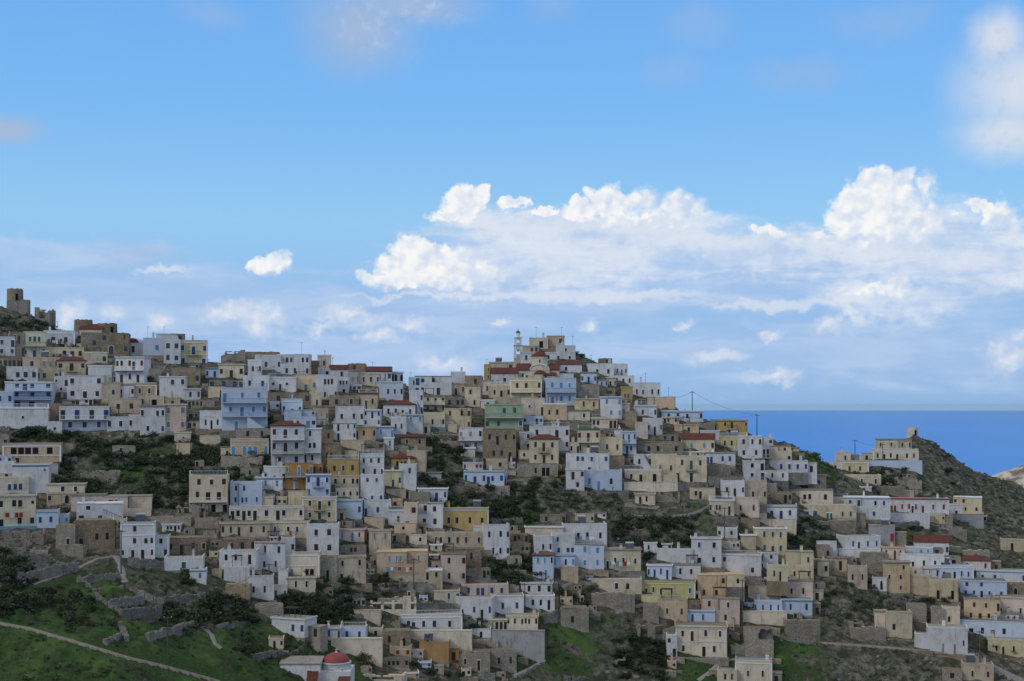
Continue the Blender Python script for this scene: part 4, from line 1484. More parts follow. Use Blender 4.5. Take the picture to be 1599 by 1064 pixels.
def build_house(r, idx):
    R = random.Random(idx * 7919 + 13)
    yaw = r.yaw if r.yaw is not None else R.uniform(-6, 6) * (0.5 if r.w > 12 else 1.0) - 0.75 * math.degrees(math.atan2(r.loc[0], r.loc[1]))   # the streets bend round the hollow of the hill
    x, y, z = r.loc
    root = thing(r.name, (x, y, z), math.radians(yaw))
    tag(root, r.label, r.cat)
    w, h = r.w, r.h
    D = r.deep or min(max(0.7 * w, 3.6), 6.2)
    hw = w / 2 / max(0.9, math.cos(math.radians(yaw)))
    wm = WALLS[r.wall][1].name
    trim = 'trim_white' if r.wall in 'WVUOGPC' or 'E' in r.opt else 'trim_cream'
    framed = R.random() < (0.45 if r.wall in 'CYUOPBAGL' else 0.2)
    n = len(r.rows)
    hr = 0.0
    if 'R' in r.opt or 'Gs' in r.opt:
        hr = min(1.15, 0.2 * h + 0.25)
        if 'Gs' in r.opt:
            hr = min(1.5, 0.28 * h)
    hb = h - hr
    # footing of rough stone or wall plaster down into the hillside
    f = MB()
    fm = wm if (r.stone or R.random() < 0.10) else R.choice(('grey_stone', 'brown_stone', 'field_stone', 'grey_stone'))
    fd = 3.2 if not r.stone else 2.6
    f.hexa([(-hw - 0.1, -0.14, -fd), (hw + 0.1, -0.14, -fd), (hw + 0.1, D, -fd), (-hw - 0.1, D, -fd), (-hw - 0.02, -0.03, 0), (hw + 0.02, -0.03, 0), (hw + 0.02, D, 0), (-hw - 0.02, D, 0)], fm, ('bottom',))
    f.build('foundation', root)
    # stone terrace the house stands on
    if R.random() < 0.62:
        tw = MB()
        tm = R.choice(('grey_stone', 'brown_stone', 'field_stone'))
        xa, xb, yf = -hw - R.uniform(0.2, 1.6), hw + R.uniform(0.2, 1.6), -R.uniform(0.5, 1.4)
        m = max(3, int((xb - xa) / 1.5))
        for q in range(m):
            x_a, x_b = xa + (xb - xa) * q / m, xa + (xb - xa) * (q + 1) / m
            zt_ = R.uniform(-0.45, 0.12)
            f0 = R.uniform(0, 0.15)
            tw.hexa([(x_a, yf - 0.25 - f0, -4.2), (x_b, yf - 0.25 - f0, -4.2), (x_b, -0.15, -4.2), (x_a, -0.15, -4.2), (x_a, yf - f0, zt_), (x_b, yf - f0, zt_), (x_b, -0.15, zt_), (x_a, -0.15, zt_)], tm, ('bottom',))
        tw.build('terrace', root)
    if R.random() < 0.28 and w > 4 and not r.stone:
        ob = MB()
        sd = R.choice((-1, 1))
        ow, od, oh = R.uniform(1.6, 2.8), R.uniform(2, 3.2), R.uniform(1.8, 2.5)
        xa = sd * hw + (0.03 if sd > 0 else -ow - 0.03)
        om = R.choice((wm, 'grey_stone', 'beige_plaster', 'brown_stone'))
        y0 = R.uniform(0.8, 2.0)
        ob.box(xa, xa + ow, y0, y0 + od, -3, oh, om, ('bottom',))
        ob.box(xa - 0.08, xa + ow + (0.08 if sd > 0 else -0.01), y0 - 0.1, y0 + od, oh + 0.003, oh + 0.14, 'roof_screed')
        oo = ob.build('outhouse', root)
        link('door', unit('door', R.choice(('shutter_brown', 'shutter_grey', 'window_glass')), None), oo, (xa + ow * R.uniform(0.35, 0.65), y0, 0.1), 0, (0.75, 1, 1.6))
    # walls, a little out of true
    j = (0.10 if r.stone else 0.05)
    e = lambda: R.uniform(-j, j)
    flat_roof = hr == 0
    wb = MB()
    par = 0 if not flat_roof else (0.0 if r.stone else R.choice((0.0, 0.0, 0.25, 0.4)))
    top = hb - (0.22 if (flat_roof and par == 0) else 0)
    tl, tr = top + e(), top + e()
    step = None
    if flat_roof and n >= 2 and w > 5.5 and not any(o[0] in 'Bbte' and o[1:].isdigit() for o in r.opt) and 'E' not in r.opt and R.random() < 0.5:
        step = (R.choice((-1, 1)), R.uniform(0.35, 0.55), R.uniform(1.2, 2.0))
    # split the wall into two or three bays so that its faces are not one flat sheet
    cut = sorted({0.0, 1.0} | ({R.uniform(0.3, 0.7)} if w > 5 and not step else set()) | ({step[1] if step[0] < 0 else 1 - step[1]} if step else set()))
    for a, c in zip(cut[:-1], cut[1:]):
        xa, xb = -hw + 2 * hw * a, -hw + 2 * hw * c
        za, zb = tl + (tr - tl) * a, tl + (tr - tl) * c
        sk = ['bottom']
        if a > 0:
            sk.append('left')
        if c < 1:
            sk.append('right')
        if step and ((a == 0.0) if step[0] < 0 else (c == 1.0)):
            zs, sb_ = hb * (n - 1) / n, step[2]
            wb.hexa([(xa, 0, 0), (xb, 0, 0), (xb, sb_, 0), (xa, sb_, 0), (xa, 0, zs), (xb, 0, zs), (xb, sb_, zs), (xa, sb_, zs)], wm, ['bottom', 'back'] + [q for q in sk if q != 'bottom'])
            wb.hexa([(xa, sb_, 0), (xb, sb_, 0), (xb, D, 0), (xa, D, 0), (xa, sb_, za), (xb, sb_, zb), (xb, D, zb), (xa, D, za)], wm, ['bottom'] + ([] if a > 0 or True else []))
            ph = R.choice((0.35, 0.6, 0.85))
            wb.box(xa, xb, 0.0, 0.16, zs + 0.002, zs + ph, wm, ('bottom',))
            continue
        wb.hexa([(xa, 0, 0), (xb, 0, 0), (xb, D, 0), (xa, D, 0), (xa, e() * 0.3, za), (xb, e() * 0.3, zb), (xb, D, zb), (xa, D, za)], wm, sk)
    if r.stone:
        # uneven wall head of single blocks
        xx = -hw
        while xx < hw - 0.3:
            ln = R.uniform(0.35, 0.9)
            x2 = min(xx + ln, hw)
            if R.random() < 0.6:
                wb.box(xx, x2, 0.02 + R.uniform(0, .04), 0.5, min(tl, tr) - 0.05, max(tl, tr) + R.uniform(0.03, 0.28), wm, ('bottom',))
            xx = x2
    if 'Gs' in r.opt:
        rb = MB()
        for gx, y0, y1, ym in gable_roof(rb, -hw, hw, 0.0, D, max(tl, tr), hr, 'red_tiles', wm):
            s = 0.15 if gx < 0 else -0.15
            k0 = max(tl, tr) - 0.1
            wb.face([(gx + s * 0.02, y0 + 0.1, k0), (gx + s * 0.02, y1 - 0.1, k0), (gx + s * 0.02, ym, k0 + hr)], wm)
    wall = wb.build('wall', root)
    # roof
    roof = None
    fx0, fx1 = -hw, hw
    if step:
        if step[0] < 0:
            fx0 = -hw + 2 * hw * step[1]
        else:
            fx1 = hw - 2 * hw * step[1]
    if 'R' in r.opt:
        rb = MB()
        hip_roof(rb, -hw, hw, 0.0, D, max(tl, tr), hr - 0.12, 'red_tiles')
        roof = rb.build('roof', root)
    elif 'R0' in r.opt:
        rb = MB()
        hip_roof(rb, -hw, hw, 0.0, D, max(tl, tr) + 0.02, 0.7, 'brown_tiles')
        roof = rb.build('roof', root)
    elif 'Gs' in r.opt:
        roof = rb.build('roof', root)
    else:
        rb = MB()
        zt = max(tl, tr)
        if r.stone:
            rb.box(-hw + 0.25, hw - 0.25, 0.3, D - 0.1, zt + 0.01, zt + 0.16, 'roof_earth', ('bottom',))
        elif step:
            em = R.choice(('roof_screed', wm, 'trim_white'))
            rb.box(fx0 - 0.06, fx1 + 0.06, -0.08, D, zt + 0.003, zt + 0.2, em)
            ba, bb_ = (-hw, fx0 - 0.06) if step[0] < 0 else (fx1 + 0.06, hw)
            rb.box(ba, bb_, step[2] - 0.08, D, zt + 0.003, zt + 0.2, em)
            rb.box(ba + 0.2, bb_ - 0.2, 0.2, step[2] - 0.1, hb * (n - 1) / n + 0.004, hb * (n - 1) / n + 0.03, 'roof_screed', ('bottom',))
        elif par == 0:
            o = R.choice((0.05, 0.12, 0.22))
            em = R.choice(('roof_screed', 'trim_white', wm, wm)) if r.wall != 'K' else 'roof_screed'
            lip = 0.16
            rb.box(-hw - o, hw + o, -o, D, zt + 0.003, zt + 0.2, em)
            # rim and sunken terrace
            rb.box(-hw - o, hw + o, -o, -o + lip, zt + 0.2, zt + 0.34, em, ('bottom',))
            rb.box(-hw - o, -hw - o + lip, -o + lip, D, zt + 0.2, zt + 0.34, em, ('bottom',))
            rb.box(hw + o - lip, hw + o, -o + lip, D, zt + 0.2, zt + 0.34, em, ('bottom',))
            rb.box(-hw - o + lip, hw + o - lip, -o + lip, D, zt + 0.2, zt + 0.215, 'roof_screed' if R.random() < .6 else 'roof_earth', ('bottom',))
        else:
            t_ = 0.2
            rb.box(-hw + t_, hw - t_, t_, D - 0.02, zt + 0.003, zt + 0.03, 'roof_screed', ('bottom',))
            rb.box(-hw, hw, 0.0, t_, zt + 0.003, zt + par, wm, ('bottom',))
            rb.box(-hw, -hw + t_, t_, D, zt + 0.003, zt + par, wm, ('bottom',))
            rb.box(hw - t_, hw, t_, D, zt + 0.003, zt + par, wm, ('bottom',))
            if 'E' in r.opt:
                rb.box(-hw - 0.06, hw + 0.06, -0.06, t_, zt + par, zt + par + 0.09, 'trim_white')
        roof = rb.build('roof', root)
    if 'E' in r.opt:
        cb = MB()
        cb.box(-hw - 0.07, hw + 0.07, -0.10, -0.002, min(tl, tr) - 0.34, min(tl, tr) - 0.16, trim)
        if n > 1:
            cb.box(-hw - 0.04, hw + 0.04, -0.08, -0.002, hb * (n - 1) / n - 0.09, hb * (n - 1) / n + 0.05, trim)
        cb.box(-hw - 0.03, -hw + 0.28, -0.06, -0.002, 0.02, min(tl, tr) - 0.34, trim)
        cb.box(hw - 0.28, hw + 0.03, -0.06, -0.002, 0.02, min(tl, tr) - 0.34, trim)
        cb.build('cornice', root)
    if 'P' in r.opt:
        pb = MB()
        pb.box(-hw - 0.03, hw + 0.03, -0.06, -0.002, 0.01, 0.55, 'bluish_limewash' if r.sh in 'bt' else 'roof_screed')
        pb.build('plinth', root)
    # openings
    shm = SHUT[r.sh][1]
    bal_open = {}
    for i, row in enumerate(r.rows):
        k = len(row)
        sh = hb / n
        z0 = hb * (n - 1 - i) / n
        cell = 2 * hw / max(k, 1)
        for c, g in enumerate(row):
            if g == '.':
                continue
            cx = -hw + (c + 0.5) * cell + R.uniform(-0.06, 0.06) * cell
            yb = step[2] if step and i == 0 and (cx < fx0 or cx > fx1) else 0.0
            if r.stone and R.random() < 0.5 or g == 'o':
                mat, tr_ = 'window_glass', None
            else:
                mat, tr_ = shm, (trim if framed or R.random() < 0.12 else None)
            if r.sh != 'k' and R.random() < 0.10:
                mat = 'window_glass'
            if g in 'w':
                ww, wh = min(0.9, cell * 0.58) * R.uniform(.9, 1.08), min(1.3, sh * 0.44) * R.uniform(.92, 1.05)
                o = link('window', unit('window', mat, tr_), root, (cx, yb, z0 + sh * 0.34 + R.uniform(-.05, .05)), 0, (ww, 1, wh))
            elif g == 's':
                o = link('window', unit('window', mat, tr_), root, (cx, yb, z0 + sh * 0.5), 0, (0.55, 1, 0.6))
            elif g == 'd':
                ww, wh = min(1.05, cell * 0.66), min(2.15, sh * 0.74)
                o = link('door', unit('door', mat, tr_), root, (cx, yb, z0 + 0.06), 0, (ww, 1, wh))
            elif g == 'a':
                ww, wh = min(1.25, cell * 0.7), min(2.1, sh * 0.7)
                o = link('window', unit('arch', mat, trim), root, (cx, yb, z0 + 0.1 + 0.08 * sh), 0, (ww, 1, wh))
            elif g == 'o':
                ww, wh = min(2.4, cell * 0.8), min(2.0, sh * 0.62)
                o = link('opening_shade', unit('hole', 'dark_opening', None), root, (cx, yb, z0 + 0.10 + sh * 0.08), 0, (ww, 1, wh))
    # balconies
    for o in r.opt:
        if o[0] in 'Bb' and o[1:].isdigit() and n:
            i = int(o[1:])
            zf = hb * (n - 1 - i) / n if n > 1 else 0.0
            bw = hw * 0.98 if o[0] == 'B' else min(1.3, hw * 0.45)
            bc = 0.0
            if o[0] == 'b':
                ks = [q for q, g in enumerate(r.rows[i]) if g in 'da']
                if ks:
                    bc = -hw + (ks[len(ks) // 2] + 0.5) * 2 * hw / len(r.rows[i])
            if n == 1 and o[0] == 'B':
                zf = 0.0
            bd = 1.15 if o[0] == 'B' else 0.9
            bb = MB()
            bb.box(bc - bw, bc + bw, -bd, -0.003, zf - 0.16, zf - 0.01, wm if r.wall in 'WVYC' else 'trim_cream')
            for q in range(int(2 * bw / 2.2) + 1):
                xq = bc - bw + 0.1 + q * (2 * bw - 0.3) / max(1, int(2 * bw / 2.2))
                bb.hexa([(xq, -bd * 0.8, zf - 0.17), (xq + 0.12, -bd * 0.8, zf - 0.17), (xq + 0.12, -0.003, zf - 0.5), (xq, -0.003, zf - 0.5), (xq, -bd * 0.8, zf - 0.161), (xq + 0.12, -bd * 0.8, zf - 0.161), (xq + 0.12, -0.003, zf - 0.161), (xq, -0.003, zf - 0.161)], wm)
            bo = bb.build('balcony', root)
            rl = MB()
            rm = {'b': 'shutter_blue', 't': 'shutter_pale_blue', 'n': 'shutter_brown', 'r': 'shutter_red', 'g': 'shutter_green'}.get(r.sh, 'metal_dark')
            if o[0] == 'B' and r.wall in 'WVYC':
                rm = 'trim_white' if R.random() < 0.7 else rm
            if r.sh == 't':
                rm = 'shutter_pale_blue'
            railing(rl, bc - bw + 0.05, bc + bw - 0.05, -bd + 0.06, zf - 0.01, 0.92, rm, -0.05)
            rl.build('railing', bo)
        if o[0] in 'te' and o[1:].isdigit() and n:
            i = min(int(o[1:]), n - 1)
            zf = hb * (n - 1 - i) / n if int(o[1:]) < 8 else hb - 0.02
            eb = MB()
            em = {'t': 'shutter_pale_blue', 'r': 'shutter_red', 'n': 'shutter_brown', 'k': 'shutter_pale_blue'}.get(r.sh, 'shutter_green')
            if int(o[1:]) == 9:
                em = 'shutter_green'
            eb.box(-hw - 0.1, hw + 0.1, -0.14 if int(o[1:]) >= 8 else -0.5, -0.003, zf - 0.12, zf + (0.28 if int(o[1:]) >= 8 else 0.75), em)
            eb.build('painted_band', root)
    if 'S' in r.opt:
        sb = MB()
        m = 12
        hs = hb / max(n, 1)
        for q in range(m):
            xa = hw * 0.1 + q * (hw * 0.85) / m
            sb.box(xa, xa + hw * 0.85 / m, -1.0, -0.004, -0.3, hs * (m - q) / m, wm)
        so = sb.build('stair', root)
        rl = MB()
        for q in range(m):
            xa = hw * 0.1 + (q + 0.5) * (hw * 0.85) / m
            zz = hs * (m - q) / m
            rl.box(xa - 0.03, xa + 0.03, -0.98, -0.92, zz, zz + 0.9, SHUT[r.sh][1] if r.sh in 'bt' else 'metal_dark')
        rl.bar((hw * 0.12, -0.95, hs + 0.85), (hw * 0.95, -0.95, hs / m + 0.85), 0.05, SHUT[r.sh][1] if r.sh in 'bt' else 'metal_dark')
        rl.build('railing', so)
    # railing round the roof terrace
    if flat_roof and not r.stone and w > 4.5 and not step and r.cy > 585 and R.random() < 0.2:
        rr_ = MB()
        railing(rr_, -hw + 0.1, hw - 0.1, 0.06, max(tl, tr) + max(par, 0.34), 0.8, R.choice(('trim_white', 'trim_white', 'metal_dark', 'shutter_pale_blue' if r.sh in 'bt' else 'metal_pale')), min(2.6, D))
        rr_.build('roof_railing', root)
    if r.wall in 'WV' and r.sh in 'bt' and 'E' not in r.opt and R.random() < 0.4:
        bl = MB()
        bl.box(-hw - 0.03, hw + 0.03, -0.045, -0.002, min(tl, tr) - 0.30, min(tl, tr) - 0.06, 'shutter_pale_blue')
        bl.build('blue_band', root)
    # washing hung along the front
    if not r.stone and w > 6 and R.random() < 0.07:
        lb = MB()
        lx = -hw * 0.6
        zl = hb * 0.5 * (1 if n > 1 else 0.9)
        while lx < hw * 0.4:
            lw = R.uniform(0.35, 0.8)
            lb.box(lx, lx + lw, -0.92, -0.88, zl - R.uniform(0.6, 1.0), zl, R.choice(('trim_white', 'shutter_pale_blue', 'shutter_red', 'trim_cream', 'shutter_grey')))
            lx += lw + R.uniform(0.08, 0.3)
        lb.bar((-hw * 0.65, -0.9, zl + 0.01), (hw * 0.5, -0.9, zl + 0.01), 0.02, 'metal_dark', 4)
        for q in (-hw * 0.65, hw * 0.5):
            lb.bar((q, -0.9, zl), (q, -0.003, zl), 0.025, 'metal_dark', 4)
        lb.build('laundry_line', root)
    # roof clutter
    zt = max(tl, tr) + (par if flat_roof else hr * 0.3)
    if 'h' in r.opt or (not r.stone and R.random() < 0.3):
        hx, hy = R.uniform(-hw * 0.8, hw * 0.8), R.uniform(0.5, D * 0.6)
        ch = MB()
        s = R.uniform(0.22, 0.35)
        ch.box(hx - s, hx + s, hy - s, hy + s, zt - 0.3, zt + R.uniform(0.7, 1.3), 'trim_white' if 'h' in r.opt else wm)
        ch.box(hx - s - .06, hx + s + .06, hy - s - .06, hy + s + .06, zt + 1.31, zt + 1.39, 'roof_screed')
        ch.box(hx - s * .6, hx + s * .6, hy - s * .6, hy + s * .6, zt + 0.6, zt + 1.31, wm)
        ch.build('chimney', roof)
    if 't' in r.opt or (not r.stone and hr == 0 and w > 6 and R.random() < 0.045):
        wt = MB()
        tx = R.uniform(-hw * 0.6, hw * 0.6)
        wt.hexa([(tx - 0.9, 0.8, zt + 0.15), (tx + 0.9, 0.8, zt + 0.15), (tx + 0.9, 2.1, zt + 1.2), (tx - 0.9, 2.1, zt + 1.2), (tx - 0.9, 0.74, zt + 0.22), (tx + 0.9, 0.74, zt + 0.22), (tx + 0.9, 2.04, zt + 1.27), (tx - 0.9, 2.04, zt + 1.27)], 'solar_glass')
        wt.bar((tx - 0.95, 2.3, zt + 1.45), (tx + 0.95, 2.3, zt + 1.45), 0.28, 'metal_pale', 10)
        for q in (-0.7, 0.7):
            wt.box(tx + q - 0.04, tx + q + 0.04, 2.26, 2.34, zt - 0.1, zt + 1.25, 'metal_dark')
            wt.box(tx + q - 0.03, tx + q + 0.03, 0.85, 0.92, zt - 0.1, zt + 0.2, 'metal_dark')
        wt.build('water_heater', root)
    if not r.stone and flat_roof and r.cy > 600 and w > 5 and R.random() < 0.10:
        pg = MB()
        xa = R.uniform(-hw * 0.8, hw * 0.2)
        xb = xa + min(3.2, hw * 0.7)
        for q in (xa, xb):
            for yy in (0.5, 2.6):
                pg.box(q - 0.05, q + 0.05, yy - 0.05, yy + 0.05, zt - 0.2, zt + 2.1, 'bark')
        for q in range(7):
            yy = 0.4 + q * 0.38
            pg.box(xa - 0.2, xb + 0.2, yy - 0.04, yy + 0.04, zt + 2.1, zt + 2.18, 'bark')
        pg.build('pergola', root)
    if 'a' in r.opt or (r.cy < 640 and not r.stone and R.random() < 0.4):
        ab = MB()
        ax = R.uniform(-hw * 0.8, hw * 0.8)
        ah = R.uniform(1.5, 3.2)
        ab.bar((ax, 1.0, zt - 0.1), (ax, 1.0, zt + ah), 0.035, 'metal_dark', 5)
        for q in range(4):
            ab.bar((ax - 0.45 + q * 0.05, 0.7 + q * 0.2, zt + ah - 0.15), (ax + 0.45 - q * 0.05, 0.7 + q * 0.2, zt + ah - 0.15), 0.022, 'metal_dark', 4)
        ab.bar((ax, 0.6, zt + ah - 0.15), (ax, 1.5, zt + ah - 0.15), 0.022, 'metal_dark', 4)
        ab.build('antenna', root)
    return root


def build_ruin(r, idx):
    R = random.Random(idx * 31 + 5)
    x, y, z = r.loc
    root = thing(r.name, (x, y, z), math.radians(R.uniform(-9, 9)))
    tag(root, r.label, r.cat)
    hw, h, D = r.w / 2, r.h, r.deep or 4.5
    wm = WALLS[r.wall][1].name
    def rough_wall(name, x0, x1, y0, y1, hmin, hmax, along_x=True, holes=()):
        b = MB()
        L = (x1 - x0) if along_x else (y1 - y0)
        m = max(4, int(L / 0.55))
        hh = R.uniform(hmin, hmax)
        for i in range(m):
            a, c = i / m, (i + 1) / m
            hh = min(hmax, max(hmin, hh + R.uniform(-0.8, 0.65)))
            t = R.uniform(-0.05, 0.05)
            blocks = [(-2.5, hh)]
            for (c0, c1, z0, z1) in holes:
                if a < c1 and c > c0:
                    blocks = [(-2.5, z0), (z1, max(hh, z1 + 0.25))]
            for (q0, q1) in blocks:
                if along_x:
                    b.box(x0 + L * a, x0 + L * c, y0 + t, y1 + t, q0, q1, wm)
                else:
                    b.box(x0 + t, x1 + t, y0 + L * a, y0 + L * c, q0, q1, wm)
        return b.build(name, root)
    holes = []
    row = r.rows[0] if r.rows else ''
    for c, g in enumerate(row):
        if g != '.':
            cc = (c + 0.5) / len(row)
            ww = 0.45 / max(r.w, 1) if g == 'w' else 0.6 / max(r.w, 1)
            holes.append((cc - ww, cc + ww, 0.1 if g in 'doa' else h * 0.35, h * 0.72))
    rough_wall('front_wall', -hw, hw, 0, 0.55, h * 0.35, h, True, holes)
    rough_wall('side_wall', -hw, -hw + 0.5, 0.6, D, h * 0.3, h * 0.9, False)
    rough_wall('side_wall', hw - 0.5, hw, 0.6, D, h * 0.5, h * 0.95, False)
    rough_wall('back_wall', -hw + 0.5, hw - 0.5, D - 0.55, D, h * 0.6, h * 1.02, True)
    return root


def build_retaining(r, idx):
    R = random.Random(idx * 17 + 3)
    x, y, z = r.loc
    root = thing(r.name, (x, y, z), math.radians(R.uniform(-4, 4)))
    tag(root, r.label, r.cat, kind='thing')
    hw, h = r.w / 2, r.h
    wm = WALLS[r.wall][1].name
    b = MB()
    m = max(3, int(r.w / (0.8 if r.stone else 3.0)))
    for i in range(m):
        xa, xb = -hw + 2 * hw * i / m, -hw + 2 * hw * (i + 1) / m
        t = R.uniform(0, 0.12) if r.stone else 0.0
        tt = R.uniform(-0.2, 0.2) if r.stone else R.uniform(-.03, .03)
        b.hexa([(xa, -0.15 + t, -2.5), (xb, -0.15 + t, -2.5), (xb, 2.2, -2.5), (xa, 2.2, -2.5), (xa, t, h + tt), (xb, t, h + tt), (xb, 2.2, h + tt), (xa, 2.2, h + tt)], wm, ('bottom',))
    b.build('wall_body', root)
    cap = MB()
    if not r.stone:
        cap.box(-hw - 0.05, hw + 0.05, -0.06, 0.32, h + 0.04, h + 0.16, 'roof_screed' if r.wall == 'K' else wm)
        cap.build('coping', root)
    return root


for r in RECS:
    x, y, z = r.loc
    for q in np.linspace(-0.5, 0.5, max(2, int(r.w / 3))):
        calm(x + q * r.w, y + 2, 2.8)

# ---------------------------------------------------------------- lanes, paths, walls (photo pixels on the hillside)
def zc(ox, oy, pts):
    return [(ox + a / 4.994, oy + b / 4.994) for a, b in pts]


PATHS = [  # points, width in metres, material
    (zc(0, 850, [(-300, 500), (0, 595), (200, 645), (380, 708), (600, 770), (820, 828), (1000, 878), (1200, 925), (1400, 980), (1700, 1062)]), 1.5, 'path_earth'),
    (zc(0, 850, [(250, 315), (420, 262), (600, 190), (760, 112), (900, 92)]), 0.9, 'path_earth'),
    (zc(0, 850, [(905, 95), (930, 150), (955, 220), (975, 300)]), 1.3, 'path_concrete'),
    (zc(320, 850, [(-20, 640), (40, 700), (70, 770), (130, 820)]), 1.2, 'path_concrete'),
    (zc(1279, 850, [(-400, 690), (-150, 745), (0, 762), (300, 785), (600, 812), (900, 835), (1130, 850)]), 0.8, 'path_earth'),
    (zc(1279, 850, [(1090, 800), (1200, 845), (1300, 915), (1420, 985), (1560, 1050), (1700, 1120)]), 2.8, 'path_concrete'),
    (zc(960, 850, [(640, 1060), (740, 990), (830, 900), (870, 880)]), 1.0, 'path_concrete'),
    (zc(960, 850, [(760, 990), (900, 900), (1000, 890), (1090, 895)]), 0.6, 'path_concrete'),
    (zc(640, 850, [(800, 1030), (930, 970), (1050, 905)]), 0.8, 'path_concrete'),
    (zc(960, 645, [(440, 805), (600, 775), (680, 740), (740, 700)]), 0.9, 'path_concrete'),
    (zc(960, 645, [(0, 805), (200, 808), (350, 822), (480, 860), (600, 905)]), 0.7, 'path_earth'),
    (zc(960, 850, [(0, 525), (150, 480), (240, 450)]), 0.8, 'path_concrete'),
    (zc(640, 645, [(740, 540), (900, 530), (1060, 515), (1240, 470)]), 0.8, 'path_earth'),
    (zc(640, 850, [(1180, 330), (1260, 290), (1350, 235)]), 0.8, 'path_concrete'),
]
for pth, wd, m in PATHS:
    for (a, b), (c, d) in zip(pth[:-1], pth[1:]):
        for q in np.linspace(0, 1, 14):
            px, py = a + (c - a) * q, b + (d - b) * q
            dd = depth(px, py)
            calm((px - CX) * dd / FPX, dd, wd + 0.8)
PATHM = CALM.copy()

TERR = [  # dry-stone field walls: top line points (photo pixels), height in metres
    (zc(0, 850, [(60, 95), (200, 88), (400, 82)]), 2.0, 'upper wall of the left field'),
    (zc(0, 850, [(130, 228), (300, 200), (470, 165), (605, 130)]), 2.6, 'big slanting wall under the large dark stone house'),
    (zc(0, 850, [(640, 262), (700, 246), (820, 238), (935, 232)]), 1.5, 'topmost of the terraces beside the stone steps'),
    (zc(0, 850, [(735, 345), (850, 338), (960, 335)]), 1.5, 'second of the terraces beside the stone steps'),
    (zc(0, 850, [(850, 430), (990, 420), (1120, 405)]), 1.8, 'third of the terraces below the stone steps'),
    (zc(0, 850, [(945, 510), (1100, 496), (1260, 480)]), 2.6, 'fourth and highest of the terraces below the stone steps'),
    (zc(0, 850, [(1150, 695), (1290, 660), (1400, 630), (1510, 590)]), 1.8, 'curved wall under the pole in the left field'),
    (zc(0, 850, [(1280, 405), (1420, 395), (1600, 385)]), 1.8, 'wall behind the dark bush below the white cottage'),
    (zc(0, 850, [(820, 745), (890, 715), (940, 690)]), 1.6, 'round end of the wall above the dirt track'),
    (zc(0, 850, [(935, 590), (960, 650), (985, 720)]), 1.8, 'short steep wall above the dirt track'),
    (zc(0, 850, [(610, 245), (700, 330), (800, 430), (950, 510)]), 0.7, 'low tumbled wall edging the green field'),
    (zc(0, 850, [(985, 320), (1100, 365), (1200, 415), (1280, 440)]), 1.1, 'tumbled wall running down from the steps'),
    (zc(0, 850, [(1000, 100), (1100, 120), (1280, 135)]), 2.0, 'wall under the white stepped house'),
    (zc(320, 850, [(100, 630), (200, 605), (310, 600)]), 1.2, 'low wall left of the lone white cottage'),
    (zc(320, 850, [(370, 860), (520, 830), (690, 835), (760, 800)]), 1.2, 'wall above the red-domed chapel'),
    (zc(320, 850, [(880, 415), (960, 428), (1040, 425)]), 0.8, 'low wall under the boxy beige house'),
    (zc(320, 850, [(1090, 400), (1280, 372), (1480, 335), (1600, 290)]), 0.7, 'long field wall under the apricot house'),
    (zc(320, 850, [(1070, 560), (1180, 545), (1250, 540)]), 1.0, 'stone terrace above the white cottages'),
    (zc(640, 850, [(30, 455), (180, 460), (340, 462)]), 2.2, 'stone wall under the pale yellow shed'),
    (zc(640, 850, [(1040, 545), (1110, 530), (1180, 505)]), 2.6, 'slanting wall beside the square grey shed house'),
    (zc(640, 850, [(850, 1020), (920, 985), (1040, 910)]), 0.6, 'low kerb wall by the path in the green gully'),
    (zc(640, 850, [(1200, 1030), (1300, 1040), (1390, 1030)]), 1.2, 'wall at the foot of the green gully'),
    (zc(640, 645, [(620, 840), (760, 828), (880, 820)]), 1.0, 'pale field wall above the golden house gully'),
    (zc(640, 645, [(830, 625), (1000, 615), (1130, 610)]), 0.9, 'broken wall under the stone bank'),
    (zc(960, 645, [(730, 495), (860, 500), (990, 505)]), 2.2, 'rock wall under the pale blue doors'),
    (zc(960, 645, [(480, 560), (590, 548), (690, 545)]), 1.4, 'wall under the cream house with green doors'),
    (zc(960, 850, [(1290, 700), (1420, 740), (1600, 760)]), 0.9, 'low wall bounding the eastern green field'),
    (zc(1279, 600, [(390, 800), (480, 806), (600, 800)]), 1.2, 'wall under the low cream hilltop house'),
    (zc(1279, 600, [(800, 622), (860, 620), (920, 616)]), 0.8, 'stub wall beside the hilltop terrace'),
    (zc(1279, 740, [(580, 395), (680, 378), (850, 372)]), 1.0, 'stone edge under the long white hall'),
    (zc(1279, 850, [(330, 640), (420, 650), (510, 650)]), 1.6, 'crumbling wall beside the octagonal house'),
    (zc(1279, 850, [(590, 425), (680, 440), (760, 455)]), 0.8, 'low pale wall above the octagonal house'),
    (zc(1279, 850, [(1160, 815), (1240, 860), (1330, 920)]), 0.8, 'parapet wall along the concrete lane'),
]

